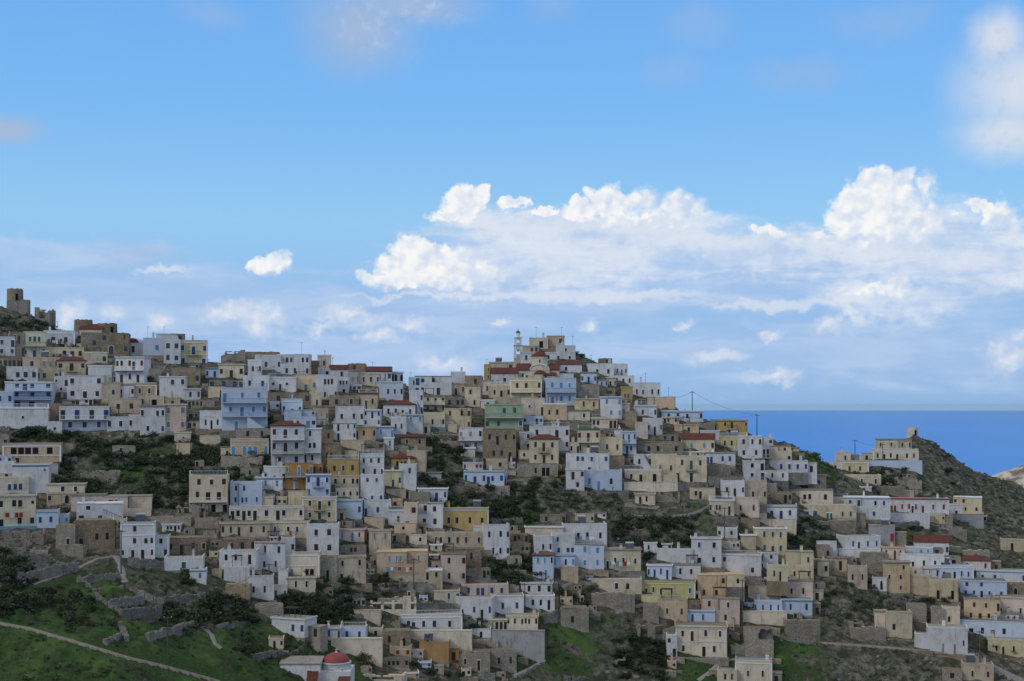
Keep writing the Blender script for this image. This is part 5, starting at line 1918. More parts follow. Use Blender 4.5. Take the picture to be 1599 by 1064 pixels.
# grassy places: photo pixel, radius in pixels, how green
GREEN = [(60, 1040, 160, 1.0), (220, 1040, 130, .9), (120, 925, 80, 1.0), (100, 960, 70, .9), (180, 980, 60, .9), (30, 870, 60, .6), (240, 870, 60, .6), (300, 900, 60, .5),
         (330, 1040, 60, 1.0), (400, 1050, 60, .9), (420, 1000, 60, .7), (500, 1005, 60, .8), (560, 1020, 50, .7), (620, 1010, 50, .3), (890, 1010, 60, .7), (900, 1050, 50, .5), (960, 1000, 40, .4),
         (1000, 1040, 50, .5), (1080, 1035, 50, .6), (1140, 1040, 50, .7), (1270, 1030, 70, .65), (1370, 1022, 50, .5), (1230, 1050, 50, .5), (800, 1020, 40, .7), (850, 980, 40, .7),
         (160, 730, 70, .5), (250, 740, 60, .5), (700, 760, 60, .4), (810, 800, 40, .8), (1100, 815, 50, .7), (1180, 815, 40, .7), (1400, 830, 40, .8), (1560, 880, 40, .9), (1470, 740, 40, .5), (1440, 780, 40, .5), (1265, 730, 30, .9), (1290, 760, 25, .9),
         (1500, 870, 40, .6), (1310, 1000, 40, .5), (1440, 960, 40, .5), (560, 940, 60, .2), (20, 980, 60, .6), (700, 1050, 60, .3)]
BARE = [(1440, 1045, 60, .5), (1340, 1055, 50, .4), (1330, 945, 60, .4), (950, 1050, 40, .3), (1540, 800, 90, .5), (1490, 710, 40, .4), (1000, 810, 50, .3), (900, 780, 60, .2), (1330, 940, 60, .3), (860, 1060, 30, .2)]

HF = Hs + ROCK * CALM
GRS = np.full_like(HF, 0.18)
for lst, sg in ((GREEN, 1), (BARE, -1)):
    for (px, py, rad, a) in lst:
        d = depth(px, py)
        wx, wr = (px - CX) * d / FPX, rad * d / FPX
        wry = wr * 1.6
        GRS += sg * a * 0.55 * np.exp(-(((XX - wx) / wr) ** 2 + ((YY - d) / wry) ** 2))
GRS = np.clip(GRS, 0, 1)

# ---------------------------------------------------------------- ground: one sheet from the camera's own slope down to the sea
def build_terrain():
    def ext(a, lo, hi):
        left, right = [], []
        s, x = 4.0, a[0]
        while x > lo:
            x -= s
            s *= 1.35
            left.append(x)
        s, x = 4.0, a[-1]
        while x < hi:
            x += s
            s *= 1.35
            right.append(x)
        return np.array(left[::-1]), np.array(right)
    xl, xr = ext(xs, -1500, 1500)
    yl, yr = ext(ys, -300, 1800)
    ax, ay = np.concatenate([xl, xs, xr]), np.concatenate([yl, ys, yr])
    X, Y = np.meshgrid(ax, ay)
    Z = np.empty_like(X)
    inner = np.zeros(X.shape, bool)
    inner[len(yl):len(yl) + ny, len(xl):len(xl) + nx] = True
    out = ~inner
    xo, yo = X[out], Y[out]
    zz = tps_eval(HFIT, np.stack([np.clip(xo, -330, 330) / 50, np.clip(yo, -60, 640) / 50], 1))
    far = np.maximum(np.maximum(np.abs(xo) - 260, 0) / 700, np.maximum(yo - 560, 0) / 500)
    zz = np.clip(zz, -230, 60)
    zz = zz * (1 - np.clip(far, 0, 1)) + (-300) * np.clip(far, 0, 1) + (fbm(xo * 0.03, yo * 0.03, 4) - 0.5) * 6
    zz = np.where((np.hypot(xo, yo) < 60), np.minimum(zz, -3.0), zz)
    Z[out] = zz
    Z[inner] = HF.ravel()
    g = np.full(X.shape, 0.2)
    g[inner] = GRS.ravel()
    n, m = X.shape
    i = np.arange(n * m).reshape(n, m)
    F = np.stack([i[:-1, :-1], i[:-1, 1:], i[1:, 1:], i[1:, :-1]], -1).reshape(-1, 4)
    me = np_mesh('hillside', np.stack([X, Y, Z], -1).reshape(-1, 3), F, ['hillside_ground'], smooth=True)
    at = me.attributes.new('grass', 'FLOAT', 'POINT')
    at.data.foreach_set('value', g.ravel().astype(np.float32))
    o = link('hillside', me)
    o['kind'] = 'structure'
    return o


build_terrain()


def build_sea():
    r = [800.0, 2500, 8000, 20000, 45000, 75000]
    b = MB()
    b.lathe([(q, 0) for q in reversed(r)], 48, 'sea_water')
    b.face([(800 * math.cos(2 * math.pi * i / 48), 800 * math.sin(2 * math.pi * i / 48), 0) for i in range(48)], 'sea_water')
    o = b.build('sea', None, (0, 900, -245))
    o['kind'] = 'structure'


build_sea()


def build_far_hill():
    """limestone headland far beyond the village, the sun on it put into its pale colour"""
    n, m = 90, 60
    d0 = 1350.0
    X, Y = np.meshgrid(np.linspace(430, 1100, n), np.linspace(d0 - 160, d0 + 420, m))
    prof = np.interp(X, [430, 462, 490, 560, 700, 1100], [-150, -78, -66, -44, -14, 26])
    Z = prof - np.abs(Y - d0 - 60) * 0.42 + (fbm(X * 0.02, Y * 0.02, 5) - 0.5) * 18
    i = np.arange(n * m).reshape(m, n)
    F = np.stack([i[:-1, :-1], i[:-1, 1:], i[1:, 1:], i[1:, :-1]], -1).reshape(-1, 4)
    o = link('far_headland_hill', np_mesh('far_headland', np.stack([X, Y, Z], -1).reshape(-1, 3), F, ['sunlit_limestone'], smooth=True))
    o['kind'] = 'structure'


build_far_hill()

# paths draped on the ground
for pth, wd, m in PATHS:
    P = []
    for (a, b), (c, d) in zip(pth[:-1], pth[1:]):
        k = max(4, int(math.hypot(c - a, d - b) / 3))
        for q in range(k):
            P.append(on_ground(a + (c - a) * q / k, b + (d - b) * q / k))
    P.append(on_ground(*pth[-1]))
    P = np.array(P)
    T = np.gradient(P[:, :2], axis=0)
    T /= np.linalg.norm(T, axis=1)[:, None] + 1e-9
    N = np.stack([-T[:, 1], T[:, 0]], 1)
    wv = wd * 0.85 * (0.5 + 0.2 * np.sin(np.arange(len(P)) * 1.7) * np.cos(np.arange(len(P)) * 0.61))
    rows = []
    zc_ = P[:, 2] + 0.10
    for k in (-1.6, -1.0, 0, 1.0, 1.6):
        q = P[:, :2] + N * (k * wv)[:, None]
        zz = zc_ if abs(k) <= 1 else zc_ - 0.9
        rows.append(np.stack([q[:, 0], q[:, 1], zz], 1))
    V = np.concatenate(rows)
    L = len(P)
    F = []
    for r_ in range(4):
        a = r_ * L + np.arange(L - 1)
        F.append(np.stack([a, a + 1, a + L + 1, a + L], 1))
    o = link('path', np_mesh('path', V, np.concatenate(F)[:, ::-1], [m]))
    o['kind'] = 'structure'

# dry-stone field walls
for k, (pth, hgt, words_) in enumerate(TERR):
    R = random.Random(k)
    P = []
    for (a, b), (c, d) in zip(pth[:-1], pth[1:]):
        m = max(3, int(math.hypot(c - a, d - b) / 3.2))
        for q in range(m):
            P.append((a + (c - a) * q / m, b + (d - b) * q / m))
    P.append(pth[-1])
    W = []
    for (px, py) in P:
        d = depth(px, py + hgt * 6.0)
        x, y = (px - CX) * d / FPX, d
        W.append((x, y, (HY - py) * d / FPX))
    root = thing('field_wall', W[0])
    tag(root, 'dry stone ' + words_ if 'wall' in words_ else 'dry stone wall, ' + words_, 'stone wall', kind='thing')
    b = MB()
    x0, y0, z0 = W[0]
    for p, q in zip(W[:-1], W[1:]):
        a = Vector((p[0] - x0, p[1] - y0, 0)); c = Vector((q[0] - x0, q[1] - y0, 0))
        n_ = (c - a).cross(Vector((0, 0, 1))).normalized()
        if n_.y > 0:
            n_ = -n_
        t = R.uniform(-0.06, 0.06)
        top = (p[2] + q[2]) / 2 - z0 + R.uniform(-0.28, 0.12) - (0.5 if R.random() < 0.08 else 0)
        lo = top - hgt - 1.2
        f0, f1 = n_ * (0.3 + t + 0.12), n_ * (0.3 + t)
        bk = n_ * -0.5
        b.hexa([tuple(a + f0 + Vector((0, 0, lo))), tuple(c + f0 + Vector((0, 0, lo))), tuple(c + bk + Vector((0, 0, lo))), tuple(a + bk + Vector((0, 0, lo))),
                tuple(a + f1 + Vector((0, 0, top))), tuple(c + f1 + Vector((0, 0, top))), tuple(c + bk + Vector((0, 0, top))), tuple(a + bk + Vector((0, 0, top)))], 'field_stone', ('bottom',))
        if R.random() < 0.55:
            mid = (a + c) * 0.5
            s = R.uniform(0.12, 0.3)
            b.box(mid.x - s, mid.x + s, mid.y - 0.25, mid.y + 0.2, top - 0.02, top + s, 'field_stone', ('bottom',))
    b.build('stonework', root)

# ---------------------------------------------------------------- the houses
for i, r in enumerate(RECS):
    if r.name == 'ruined_house':
        build_ruin(r, i)
    elif r.wallish:
        build_retaining(r, i)
    else:
        build_house(r, i)

# ---------------------------------------------------------------- church, bell tower, windmills, chapels
def place(px, py, extra=0.0):
    d = depth(px, py) + extra
    return world(px, py, d), d / FPX


def build_church():
    (x, y, z), s = place(838, 598, 2)
    root = thing('church', (x, y, z), math.radians(-3))
    tag(root, 'cream church with red tiled roofs, octagonal drum and semicircular apse at the village top', 'church')
    X = lambda zx: (640 + zx / 4.994 - 838) * s
    Z = lambda zy: (598 - (440 + zy / 4.994)) * s
    wy, wt = 'cream_plaster', 'trim_cream'
    b = MB()
    b.box(X(830), X(1165), 0, 9, -2.5, Z(690), wy, ('bottom',))
    # arched gable of the cross arm, built up as a thick wall
    n = 14
    xc, rx, zb, rz = X(1012), X(1090) - X(1012), Z(692), Z(642) - Z(692)
    arc = [(xc + rx * math.cos(math.pi * i / n), zb + rz * math.sin(math.pi * i / n)) for i in range(n + 1)]
    for (xa, za), (xb, zb2) in zip(arc[:-1], arc[1:]):
        b.hexa([(xb, -0.6, zb - 0.3), (xa, -0.6, zb - 0.3), (xa, 6.0, zb - 0.3), (xb, 6.0, zb - 0.3), (xb, -0.6, zb2), (xa, -0.6, za), (xa, 6.0, za), (xb, 6.0, zb2)], wy, ('bottom',))
    b.box(X(935), X(1090), -0.6, -0.004, -2.5, Z(692) - 0.003, wy, ('bottom',))
    b.build('wall', root)
    m = MB()
    for (xa, za), (xb, zb2) in zip(arc[:-1], arc[1:]):
        m.hexa([(xb, -0.75, zb2 - 0.22), (xa, -0.75, za - 0.22), (xa, 6.1, za - 0.22), (xb, 6.1, zb2 - 0.22), (xb, -0.75, zb2 + 0.16), (xa, -0.75, za + 0.16), (xa, 6.1, za + 0.16), (xb, 6.1, zb2 + 0.16)], 'trim_white')
    m.build('arch_moulding', root)
    for nm, xa, xb in (('a', X(828), X(936)), ('b', X(1090), X(1168))):
        rb = MB()
        z0, z1 = Z(690), Z(638)
        rb.hexa([(xa, -0.3, z0), (xb, -0.3, z0), (xb, 4.5, z1), (xa, 4.5, z1), (xa, -0.3, z0 + 0.18), (xb, -0.3, z0 + 0.18), (xb, 4.5, z1 + 0.18), (xa, 4.5, z1 + 0.18)], 'red_tiles')
        rb.hexa([(xa, 4.5, z1), (xb, 4.5, z1), (xb, 9.3, z0), (xa, 9.3, z0), (xa, 4.5, z1 + 0.18), (xb, 4.5, z1 + 0.18), (xb, 9.3, z0 + 0.18), (xa, 9.3, z0 + 0.18)], 'red_tiles')
        rb.build('roof', root)
        gb = MB()
        xe = xa + 0.05 if nm == 'a' else xb - 0.35
        gb.hexa([(xe, 0, z0 - 0.01), (xe + 0.3, 0, z0 - 0.01), (xe + 0.3, 9, z0 - 0.01), (xe, 9, z0 - 0.01), (xe, 4.2, z1 - 0.05), (xe + 0.3, 4.2, z1 - 0.05), (xe + 0.3, 4.8, z1 - 0.05), (xe, 4.8, z1 - 0.05)], wy)
        gb.build('gable', root)
    dr = MB()
    rad = (X(1075) - X(940)) / 2
    dr.lathe([(rad, Z(700)), (rad, Z(592)), (rad * 1.08, Z(592)), (rad * 1.08, Z(585)), (rad * 0.2, Z(585))], 8, wy, X(1008), 3.6, math.pi / 8, math.pi / 8 + 2 * math.pi)
    do = dr.build('drum', root)
    dm = MB()
    dm.lathe([(rad * 1.1, Z(584)), (rad * 0.9, Z(570)), (rad * 0.55, Z(552)), (rad * 0.2, Z(541)), (0.02, Z(536))], 8, 'red_tiles', X(1008), 3.6, math.pi / 8, math.pi / 8 + 2 * math.pi)
    dm.bar((X(1008), 3.6, Z(540)), (X(1008), 3.6, Z(522)), 0.05, 'metal_dark', 5)
    dm.bar((X(1008) - 0.3, 3.6, Z(528)), (X(1008) + 0.3, 3.6, Z(528)), 0.05, 'metal_dark', 5)
    dm.build('dome', root)
    link('window', unit('window', 'window_glass', 'trim_white'), do, (X(1012), 3.6 - rad * 0.93, Z(632)), 0, (0.5, 1, 1.0))
    ap = MB()
    ra = (X(1062) - X(972)) / 2
    ap.lathe([(ra, -2.5), (ra, Z(720))], 14, wy, X(1017), -0.6, math.pi, 2 * math.pi)
    ao = ap.build('apse', root)
    ar = MB()
    ar.lathe([(ra * 1.12, Z(722)), (ra * 1.12, Z(718)), (ra * 0.7, Z(700)), (0.05, Z(688))], 14, 'red_tiles', X(1017), -0.6, math.pi, 2 * math.pi)
    ar.build('apse_roof', ao)
    for zx, zy in ((880, 745), (910, 760), (1120, 745)):
        link('window', unit('window', 'window_glass', 'trim_white'), root, (X(zx), 0, Z(zy)), 0, (0.6, 1, 1.1))
    # low porch roof at the side of the apse
    pb = MB()
    pb.hexa([(X(1030), -2.0, Z(735)), (X(1140), -2.0, Z(735)), (X(1140), -0.01, Z(712)), (X(1030), -0.01, Z(712)), (X(1030), -2.0, Z(731)), (X(1140), -2.0, Z(731)), (X(1140), -0.01, Z(708)), (X(1030), -0.01, Z(708))], 'red_tiles')
    pb.box(X(1070), X(1135), -1.8, -0.01, -2.5, Z(735) - 0.01, wy, ('bottom',))
    pb.build('porch', root)


def build_bell_tower():
    (x, y, z), s = place(809, 570, 3)
    root = thing('bell_tower', (x, y, z), math.radians(6))
    tag(root, 'slender white bell tower with tiered arches and dark cap beside the church', 'bell tower')
    Z = lambda zy: (570 - (440 + zy / 4.994)) * s
    w1, w2, w3 = 1.15, 0.98, 0.56
    def tier(name, hw, z0, z1, arch_h):
        b = MB()
        p = hw * 0.42
        # four corner piers, arch heads between them, floor slab
        for sx_ in (-1, 1):
            for sy_ in (-1, 1):
                xa, ya = sx_ * hw, sy_ * hw
                b.box(min(xa, xa - sx_ * p), max(xa, xa - sx_ * p), min(ya, ya - sy_ * p), max(ya, ya - sy_ * p), z0, z1, 'trim_white')
        zt = z0 + (z1 - z0) * arch_h
        g = hw - p
        for k in range(6):
            a0, a1 = math.pi * k / 6, math.pi * (k + 1) / 6
            for sgn in (-1, 1):
                xa, xb = g * math.cos(a1), g * math.cos(a0)
                za, zb = zt + g * math.sin(a1), zt + g * math.sin(a0)
                b.hexa([(xa, sgn * hw * 0.78 - 0.1, za), (xb, sgn * hw * 0.78 - 0.1, zb), (xb, sgn * hw * 0.78 + 0.1, zb), (xa, sgn * hw * 0.78 + 0.1, za), (xa, sgn * hw * 0.78 - 0.1, z1), (xb, sgn * hw * 0.78 - 0.1, z1), (xb, sgn * hw * 0.78 + 0.1, z1), (xa, sgn * hw * 0.78 + 0.1, z1)], 'trim_white')
                b.hexa([(sgn * hw * 0.78 - 0.1, xa, za), (sgn * hw * 0.78 + 0.1, xa, za), (sgn * hw * 0.78 + 0.1, xb, zb), (sgn * hw * 0.78 - 0.1, xb, zb), (sgn * hw * 0.78 - 0.1, xa, z1), (sgn * hw * 0.78 + 0.1, xa, z1), (sgn * hw * 0.78 + 0.1, xb, z1), (sgn * hw * 0.78 - 0.1, xb, z1)], 'trim_white')
        b.box(-hw * 0.55, hw * 0.55, -hw * 0.2, hw * 0.2, z0, z0 + (z1 - z0) * 0.3, 'trim_white')
        b.box(-hw * 1.14, hw * 1.14, -hw * 1.14, hw * 1.14, z1 + 0.001, z1 + 0.2, 'trim_cream')
        return b.build(name, root)
    bs = MB()
    bs.box(-w1, w1, -w1, w1, -3, Z(600), 'cream_plaster')
    bs.box(-w1 * 1.1, w1 * 1.1, -w1 * 1.1, w1 * 1.1, Z(600) + 0.001, Z(596), 'trim_white')
    bs.build('base', root)
    tier('belfry', w1, Z(595), Z(500), 0.52)
    tier('belfry', w2, Z(494), Z(440), 0.5)
    bl = MB()
    bl.lathe([(0.02, Z(525)), (0.16, Z(526)), (0.2, Z(535)), (0.32, Z(545)), (0.0, Z(545))], 10, 'metal_dark')
    bl.build('bell', root)
    lt = MB()
    lt.lathe([(w3 * 1.2, Z(432)), (w3, Z(430)), (w3, Z(404)), (w3 * 1.25, Z(403)), (w3 * 1.25, Z(400))], 8, 'trim_white')
    lt.build('lantern', root)
    dm = MB()
    dm.lathe([(w3 * 1.2, Z(400)), (w3 * 1.05, Z(392)), (w3 * 0.6, Z(385)), (0.01, Z(382))], 10, 'metal_dark')
    dm.bar((0, 0, Z(383)), (0, 0, Z(370)), 0.04, 'metal_dark', 5)
    dm.bar((-0.22, 0, Z(375)), (0.22, 0, Z(375)), 0.04, 'metal_dark', 5)
    dm.build('cap', root)


def build_windmill(x0, y0, x1, y1, label, door, mat='brown_stone', extra=3.0):
    (x, y, z), s = place((x0 + x1) / 2, y1, extra)
    rad, h = (x1 - x0) / 2 * s, (y1 - y0) * s
    root = thing('windmill_tower', (x, y + rad, z))
    tag(root, label, 'windmill')
    b = MB()
    R = random.Random(int(x0))
    b.lathe([(rad * 1.08, -3), (rad * 1.02, 0), (rad, h * 0.5), (rad * 0.98, h * 0.94)], 24, mat)
    k = len(b.v)
    # uneven rim of stones
    for i in range(24):
        a0, a1 = 2 * math.pi * i / 24, 2 * math.pi * (i + 1) / 24
        hh = h + R.uniform(-0.12, 0.06) * h * 0.5
        ro, ri = rad * 0.98, rad * 0.8
        q = [(ri, a0), (ro, a0), (ro, a1), (ri, a1)]
        b.hexa([(r_ * math.cos(a), r_ * math.sin(a), h * 0.9) for r_, a in q] + [(r_ * math.cos(a), r_ * math.sin(a), hh) for r_, a in q], mat)
    b.build('tower_wall', root)
    if door:
        a, dw, dh = door
        rx_, ry_ = rad * 0.99 * math.sin(a), -rad * 0.99 * math.cos(a)
        link('door', unit('hole', 'dark_opening', None), root, (rx_ * 1.03, ry_ * 1.03, 0.2), a, (dw, 3, dh))  # near-black panel painted as the shade in the doorway
    return root


def build_domed_chapel():
    (x, y, z), s = place(490, 1068, 0)
    root = thing('domed_chapel', (x, y, z))
    tag(root, 'white chapel with dark red dome on a round drum in the green gully', 'chapel')
    X = lambda zx: (320 + zx / 4.994 - 490) * s
    Z = lambda zy: (1068 - (850 + zy / 4.994)) * s
    b = MB()
    b.box(X(585), X(895), 0, 5.0, -2.5, Z(938), 'white_limewash', ('bottom',))
    b.box(X(860), X(1130), 1.0, 8.0, -2.5, Z(1000), 'white_limewash', ('bottom',))
    b.build('wall', root)
    rf = MB()
    rf.hexa([(X(580), -0.15, Z(938)), (X(905), -0.15, Z(938)), (X(905), 5.1, Z(915)), (X(580), 5.1, Z(915)), (X(580), -0.15, Z(930)), (X(905), -0.15, Z(930)), (X(905), 5.1, Z(907)), (X(580), 5.1, Z(907))], 'roof_screed')
    rf.build('roof', root)
    dr = MB()
    rd = (X(1118) - X(890)) / 2
    cx = X(1003)
    dr.lathe([(rd, Z(1064)), (rd, Z(955)), (rd * 1.05, Z(955)), (rd * 1.05, Z(945)), (rd * 0.8, Z(945))], 24, 'white_limewash', cx, 4.2)
    do = dr.build('drum', root)
    dm = MB()
    rr = rd * 0.93
    zb, zt = Z(950), Z(872)
    dm.lathe([(rr * 1.04, zb - 0.02)] + [(rr * math.cos(a), zb + (zt - zb) * math.sin(a)) for a in np.linspace(0, math.pi / 2 - 0.03, 10)], 24, 'dome_red', cx, 4.2)
    dob = dm.build('dome', root)
    for p in dob.data.polygons:
        p.use_smooth = True
    cr = MB()
    cr.box(cx - 0.07, cx + 0.07, 4.13, 4.27, zt - 0.05, Z(842), 'trim_cream')
    cr.box(cx - 0.26, cx + 0.26, 4.14, 4.26, Z(856), Z(850), 'trim_cream')
    cr.lathe([(0.3, zt - 0.1), (0.22, zt + 0.1), (0.0, zt + 0.12)], 10, 'trim_white', cx, 4.2)
    cr.build('cross', dob)
    link('window', unit('window', 'shutter_pale_blue', 'trim_white'), do, (cx - rd * 0.15, 4.2 - rd * 0.99, Z(1020)), 0, (0.35, 1, 0.8))
    link('window', unit('window', 'shutter_pale_blue', 'trim_white'), do, (cx + rd * 0.5, 4.2 - rd * 0.87, Z(1020)), 0.52, (0.35, 1, 0.8))
    link('door', unit('door', 'shutter_brown', 'trim_white'), root, (X(815), 0, 0.3), 0, (0.9, 1, 2.2))
    p = MB()
    p.hexa([(X(800), -1.6, Z(1062)), (X(885), -1.6, Z(1062)), (X(885), -0.01, Z(1000)), (X(800), -0.01, Z(1000)), (X(800), -1.6, Z(1056)), (X(885), -1.6, Z(1056)), (X(885), -0.01, Z(990)), (X(800), -0.01, Z(990))], 'red_tiles')
    p.hexa([(X(1040), -1.6, Z(1070)), (X(1130), -1.6, Z(1070)), (X(1130), 0.99, Z(1045)), (X(1040), 0.99, Z(1045)), (X(1040), -1.6, Z(1064)), (X(1130), -1.6, Z(1064)), (X(1130), 0.99, Z(1038)), (X(1040), 0.99, Z(1038))], 'red_tiles')
    p.build('porch', root)


def build_barrel_chapel():
    (x, y, z), s = place(208, 551, 2)
    root = thing('barrel_chapel', (x, y, z), 0)
    tag(root, 'tiny white chapel with red rounded roof beside the large stone house on the ridge', 'chapel')
    hw, h = 8.2 * s, 15.5 * s
    b, rf = MB(), MB()
    n = 12
    b.box(-hw, hw, 0, 6, -2.5, h, 'white_limewash', ('bottom',))
    arc = [(hw * 1.08 * math.cos(math.pi * i / n), h + 6.5 * s * math.sin(math.pi * i / n)) for i in range(n + 1)]
    for (xa, za), (xb, zb) in zip(arc[:-1], arc[1:]):
        b.hexa([(xb * 0.92, 0.0, h - 0.02), (xa * 0.92, 0.0, h - 0.02), (xa * 0.92, 0.4, h - 0.02), (xb * 0.92, 0.4, h - 0.02), (xb * 0.92, 0.0, zb - 0.05), (xa * 0.92, 0.0, za - 0.05), (xa * 0.92, 0.4, za - 0.05), (xb * 0.92, 0.4, zb - 0.05)], 'dome_red', ('bottom',))
        rf.hexa([(xb, -0.1, zb), (xa, -0.1, za), (xa, 6.1, za), (xb, 6.1, zb), (xb, -0.1, zb + 0.2), (xa, -0.1, za + 0.2), (xa, 6.1, za + 0.2), (xb, 6.1, zb + 0.2)], 'trim_white')
    b.build('wall', root)
    rf.build('roof', root)
    link('door', unit('door', 'shutter_brown', 'trim_white'), root, (0, 0, 0.1), 0, (0.8, 1, 1.7))


def build_mill_chapel():
    (x, y, z), s = place(141, 519, 2)
    root = thing('small_chapel', (x, y, z), 0)
    tag(root, 'small chapel with red gabled roof between the two round windmill towers', 'chapel')
    hw, h = 17 * s, 5 * s
    b, rf = MB(), MB()
    b.box(-hw, hw, 0, 5, -2, h, 'cream_plaster', ('bottom',))
    for gx, y0, y1, ym in gable_roof(rf, -hw, hw, 0, 5, h, 1.4, 'red_tiles', 'cream_plaster'):
        b.face([(gx * 0.99, y0, h), (gx * 0.99, y1, h), (gx * 0.99, ym, h + 1.4)], 'cream_plaster')
    b.build('wall', root)
    rf.build('roof', root)


build_church()
build_bell_tower()
build_windmill(7, 450.5, 31.5, 470.5, 'round stone windmill tower with tall doorway on the western hilltop', (0.55, 0.7, 1.9))
build_windmill(112, 498.8, 140, 516, 'squat brown round windmill tower, the one without a doorway, above the red-roofed chapel', None)
build_windmill(148.5, 504.5, 178.5, 521, 'squat brown round windmill tower with dark doorway above the large stone house', (0.75, 0.8, 1.7))
build_windmill(1418.5, 667.5, 1435.5, 681, 'ruined little windmill tower with doorway alone on the eastern peak', (0.35, 0.75, 1.6), 'pink_plaster')
build_domed_chapel()
build_barrel_chapel()
build_mill_chapel()

# ---------------------------------------------------------------- utility poles and their wires
POLES = [  # foot px, foot py, top py, words
    (1081, 652, 611, 'tall dark utility pole standing on the skyline above the pale blue house'),
    (1182, 690, 647, 'tall dark utility pole on the slope below the ochre skyline house'),
    (1335, 722, 687, 'thin utility pole against the sea beside the cream tower house'),
    (1378.5, 732, 693, 'utility pole in front of the long cream hilltop house'),
    (420, 937, 880, 'tall dark pole in front of the white two-storey house'),
    (819.5, 955, 911, 'dark utility pole in front of the long low white house'),
    (646, 922, 872, 'dark pole with crossbars beside the beige yard house'),
    (1066.5, 702, 650, 'dark utility pole beside the cream chapel-like house'),
    (1131.5, 846, 792, 'thin pole at the side of the white road wall'),
    (1159, 975, 905, 'pole in the alley between the beige houses near the foot'),
    (1309, 888, 855, 'thin dark pole in front of the white house with the curved wall'),
    (1532, 892, 868, 'thin pole in front of the pink house'),
    (1530, 1035, 985, 'dark utility pole beside the bend of the concrete lane'),
    (372, 800, 755, 'tall pole with wires beside the bluish house over the long cream house'),
    (262, 1032, 962, 'bare pole standing in the green field above the dirt track'),
    (306, 975, 930, 'pole in the field near the curved stone wall'),
    (189, 895, 828, 'dark pole in front of the large dark stone house'),
    (561, 740, 705, 'thin pole above the cream row of yards'),
]
POLE_TOP = {}
for k, (px, fy, ty, words_) in enumerate(POLES):
    d = depth(px, fy) - 0.5
    x, y, z = world(px, fy, d)
    h = (fy - ty) * d / FPX
    root = thing('utility_pole', (x, y, z))
    tag(root, words_, 'utility pole', 'utility poles among the houses')
    b = MB()
    b.bar((0, 0, -2.0), (0, 0, h), 0.15, 'pole_wood', 8, 0.10)
    b.build('shaft', root)
    if h > 5.5:
        c = MB()
        c.box(-0.75, 0.75, -0.06, 0.06, h - 0.35, h - 0.22, 'pole_wood')
        for q in (-0.65, 0, 0.65):
            c.lathe([(0.05, h - 0.22), (0.07, h - 0.12), (0.03, h - 0.05), (0.0, h - 0.04)], 6, 'trim_cream', q, 0)
        c.build('crossarm', root)
    POLE_TOP[k] = Vector((x, y, z + h - 0.1))


def wire(a, b, sag, label):
    m = MB()
    n = 18
    o = a
    prev = None
    for i in range(n + 1):
        t = i / n
        p = a.lerp(b, t) - o
        p.z -= sag * 4 * t * (1 - t)
        if prev is not None:
            m.bar(prev, p, 0.035, 'metal_dark', 4)
        prev = p
    tag(m.build('power_cable', None, o), label, 'cable', 'overhead cables')


wire(POLE_TOP[0], POLE_TOP[1], 1.2, 'sagging black cable from the skyline pole to the pole on the slope')
_e = world(1052, 622, depth(1052, 640) + 2)
wire(POLE_TOP[0], Vector(_e), 0.3, 'short black cable from the skyline pole to the roof behind it')
wire(POLE_TOP[1], POLE_TOP[7], 1.0, 'black cable between the slope pole and the chapel-like house')
wire(POLE_TOP[2], POLE_TOP[3], 0.8, 'black cable between the two poles by the hilltop house')
wire(POLE_TOP[5], POLE_TOP[6], 1.2, 'black cable strung over the pinkish cube house')
wire(POLE_TOP[14], POLE_TOP[15], 0.9, 'black cable between the two poles in the green field')
wire(POLE_TOP[15], POLE_TOP[4], 1.2, 'black cable from the field pole up to the tall white house')

# ---------------------------------------------------------------- bushes and trees
def leaf_cloud(seed, n, blobs, size):
    """many leaf-sized quads spread through the blobs' volume"""
    g = np.random.default_rng(seed)
    B = np.array(blobs, float)
    pick = g.choice(len(B), n, p=(B[:, 3] ** 2) / (B[:, 3] ** 2).sum())
    dirs = g.normal(size=(n, 3))
    dirs /= np.linalg.norm(dirs, axis=1)[:, None]
    rad = g.random(n) ** 0.38 * (0.82 + 0.36 * g.random(n))
    c = B[pick, :3] + dirs * (rad * B[pick, 3])[:, None] * np.array([1, 1, 0.85])
    nrm = dirs + g.normal(size=(n, 3)) * 0.7
    nrm /= np.linalg.norm(nrm, axis=1)[:, None]
    u = np.cross(nrm, g.normal(size=(n, 3)))
    u /= np.linalg.norm(u, axis=1)[:, None]
    w = np.cross(nrm, u)
    s = size * (0.6 + 0.9 * g.random(n))[:, None]
    V = np.stack([c - u * s, c + w * s * 0.6, c + u * s, c - w * s * 0.6], 1).reshape(-1, 3)
    F = np.arange(n * 4).reshape(n, 4)
    return V, F


CROWNS = {}
for mname in ('leaf_dark', 'leaf_mid', 'leaf_dry'):
    for k in range(4):
        R = random.Random(k * 5 + len(mname))
        bl = [(0, 0, 0.45, 0.42)]
        for q in range(7):
            a = R.uniform(0, 6.28)
            rr = R.uniform(0.2, 0.62)
            bl.append((rr * math.cos(a), rr * math.sin(a), R.uniform(0.22, 0.72), R.uniform(0.17, 0.34)))
        V, F = leaf_cloud(k + 11, 520, bl, 0.062)
        CROWNS[(mname, k)] = np_mesh('crown', V, F, [mname])
tb = MB()
tb.bar((0, 0, -0.35), (0.03, 0, 0.3), 0.055, 'bark', 6, 0.04)
for a in (0.3, 2.2, 4.4):
    tb.bar((0.03, 0, 0.25), (0.35 * math.cos(a), 0.35 * math.sin(a), 0.62), 0.032, 'bark', 5, 0.012)
TRUNK = tb.mesh('trunk')

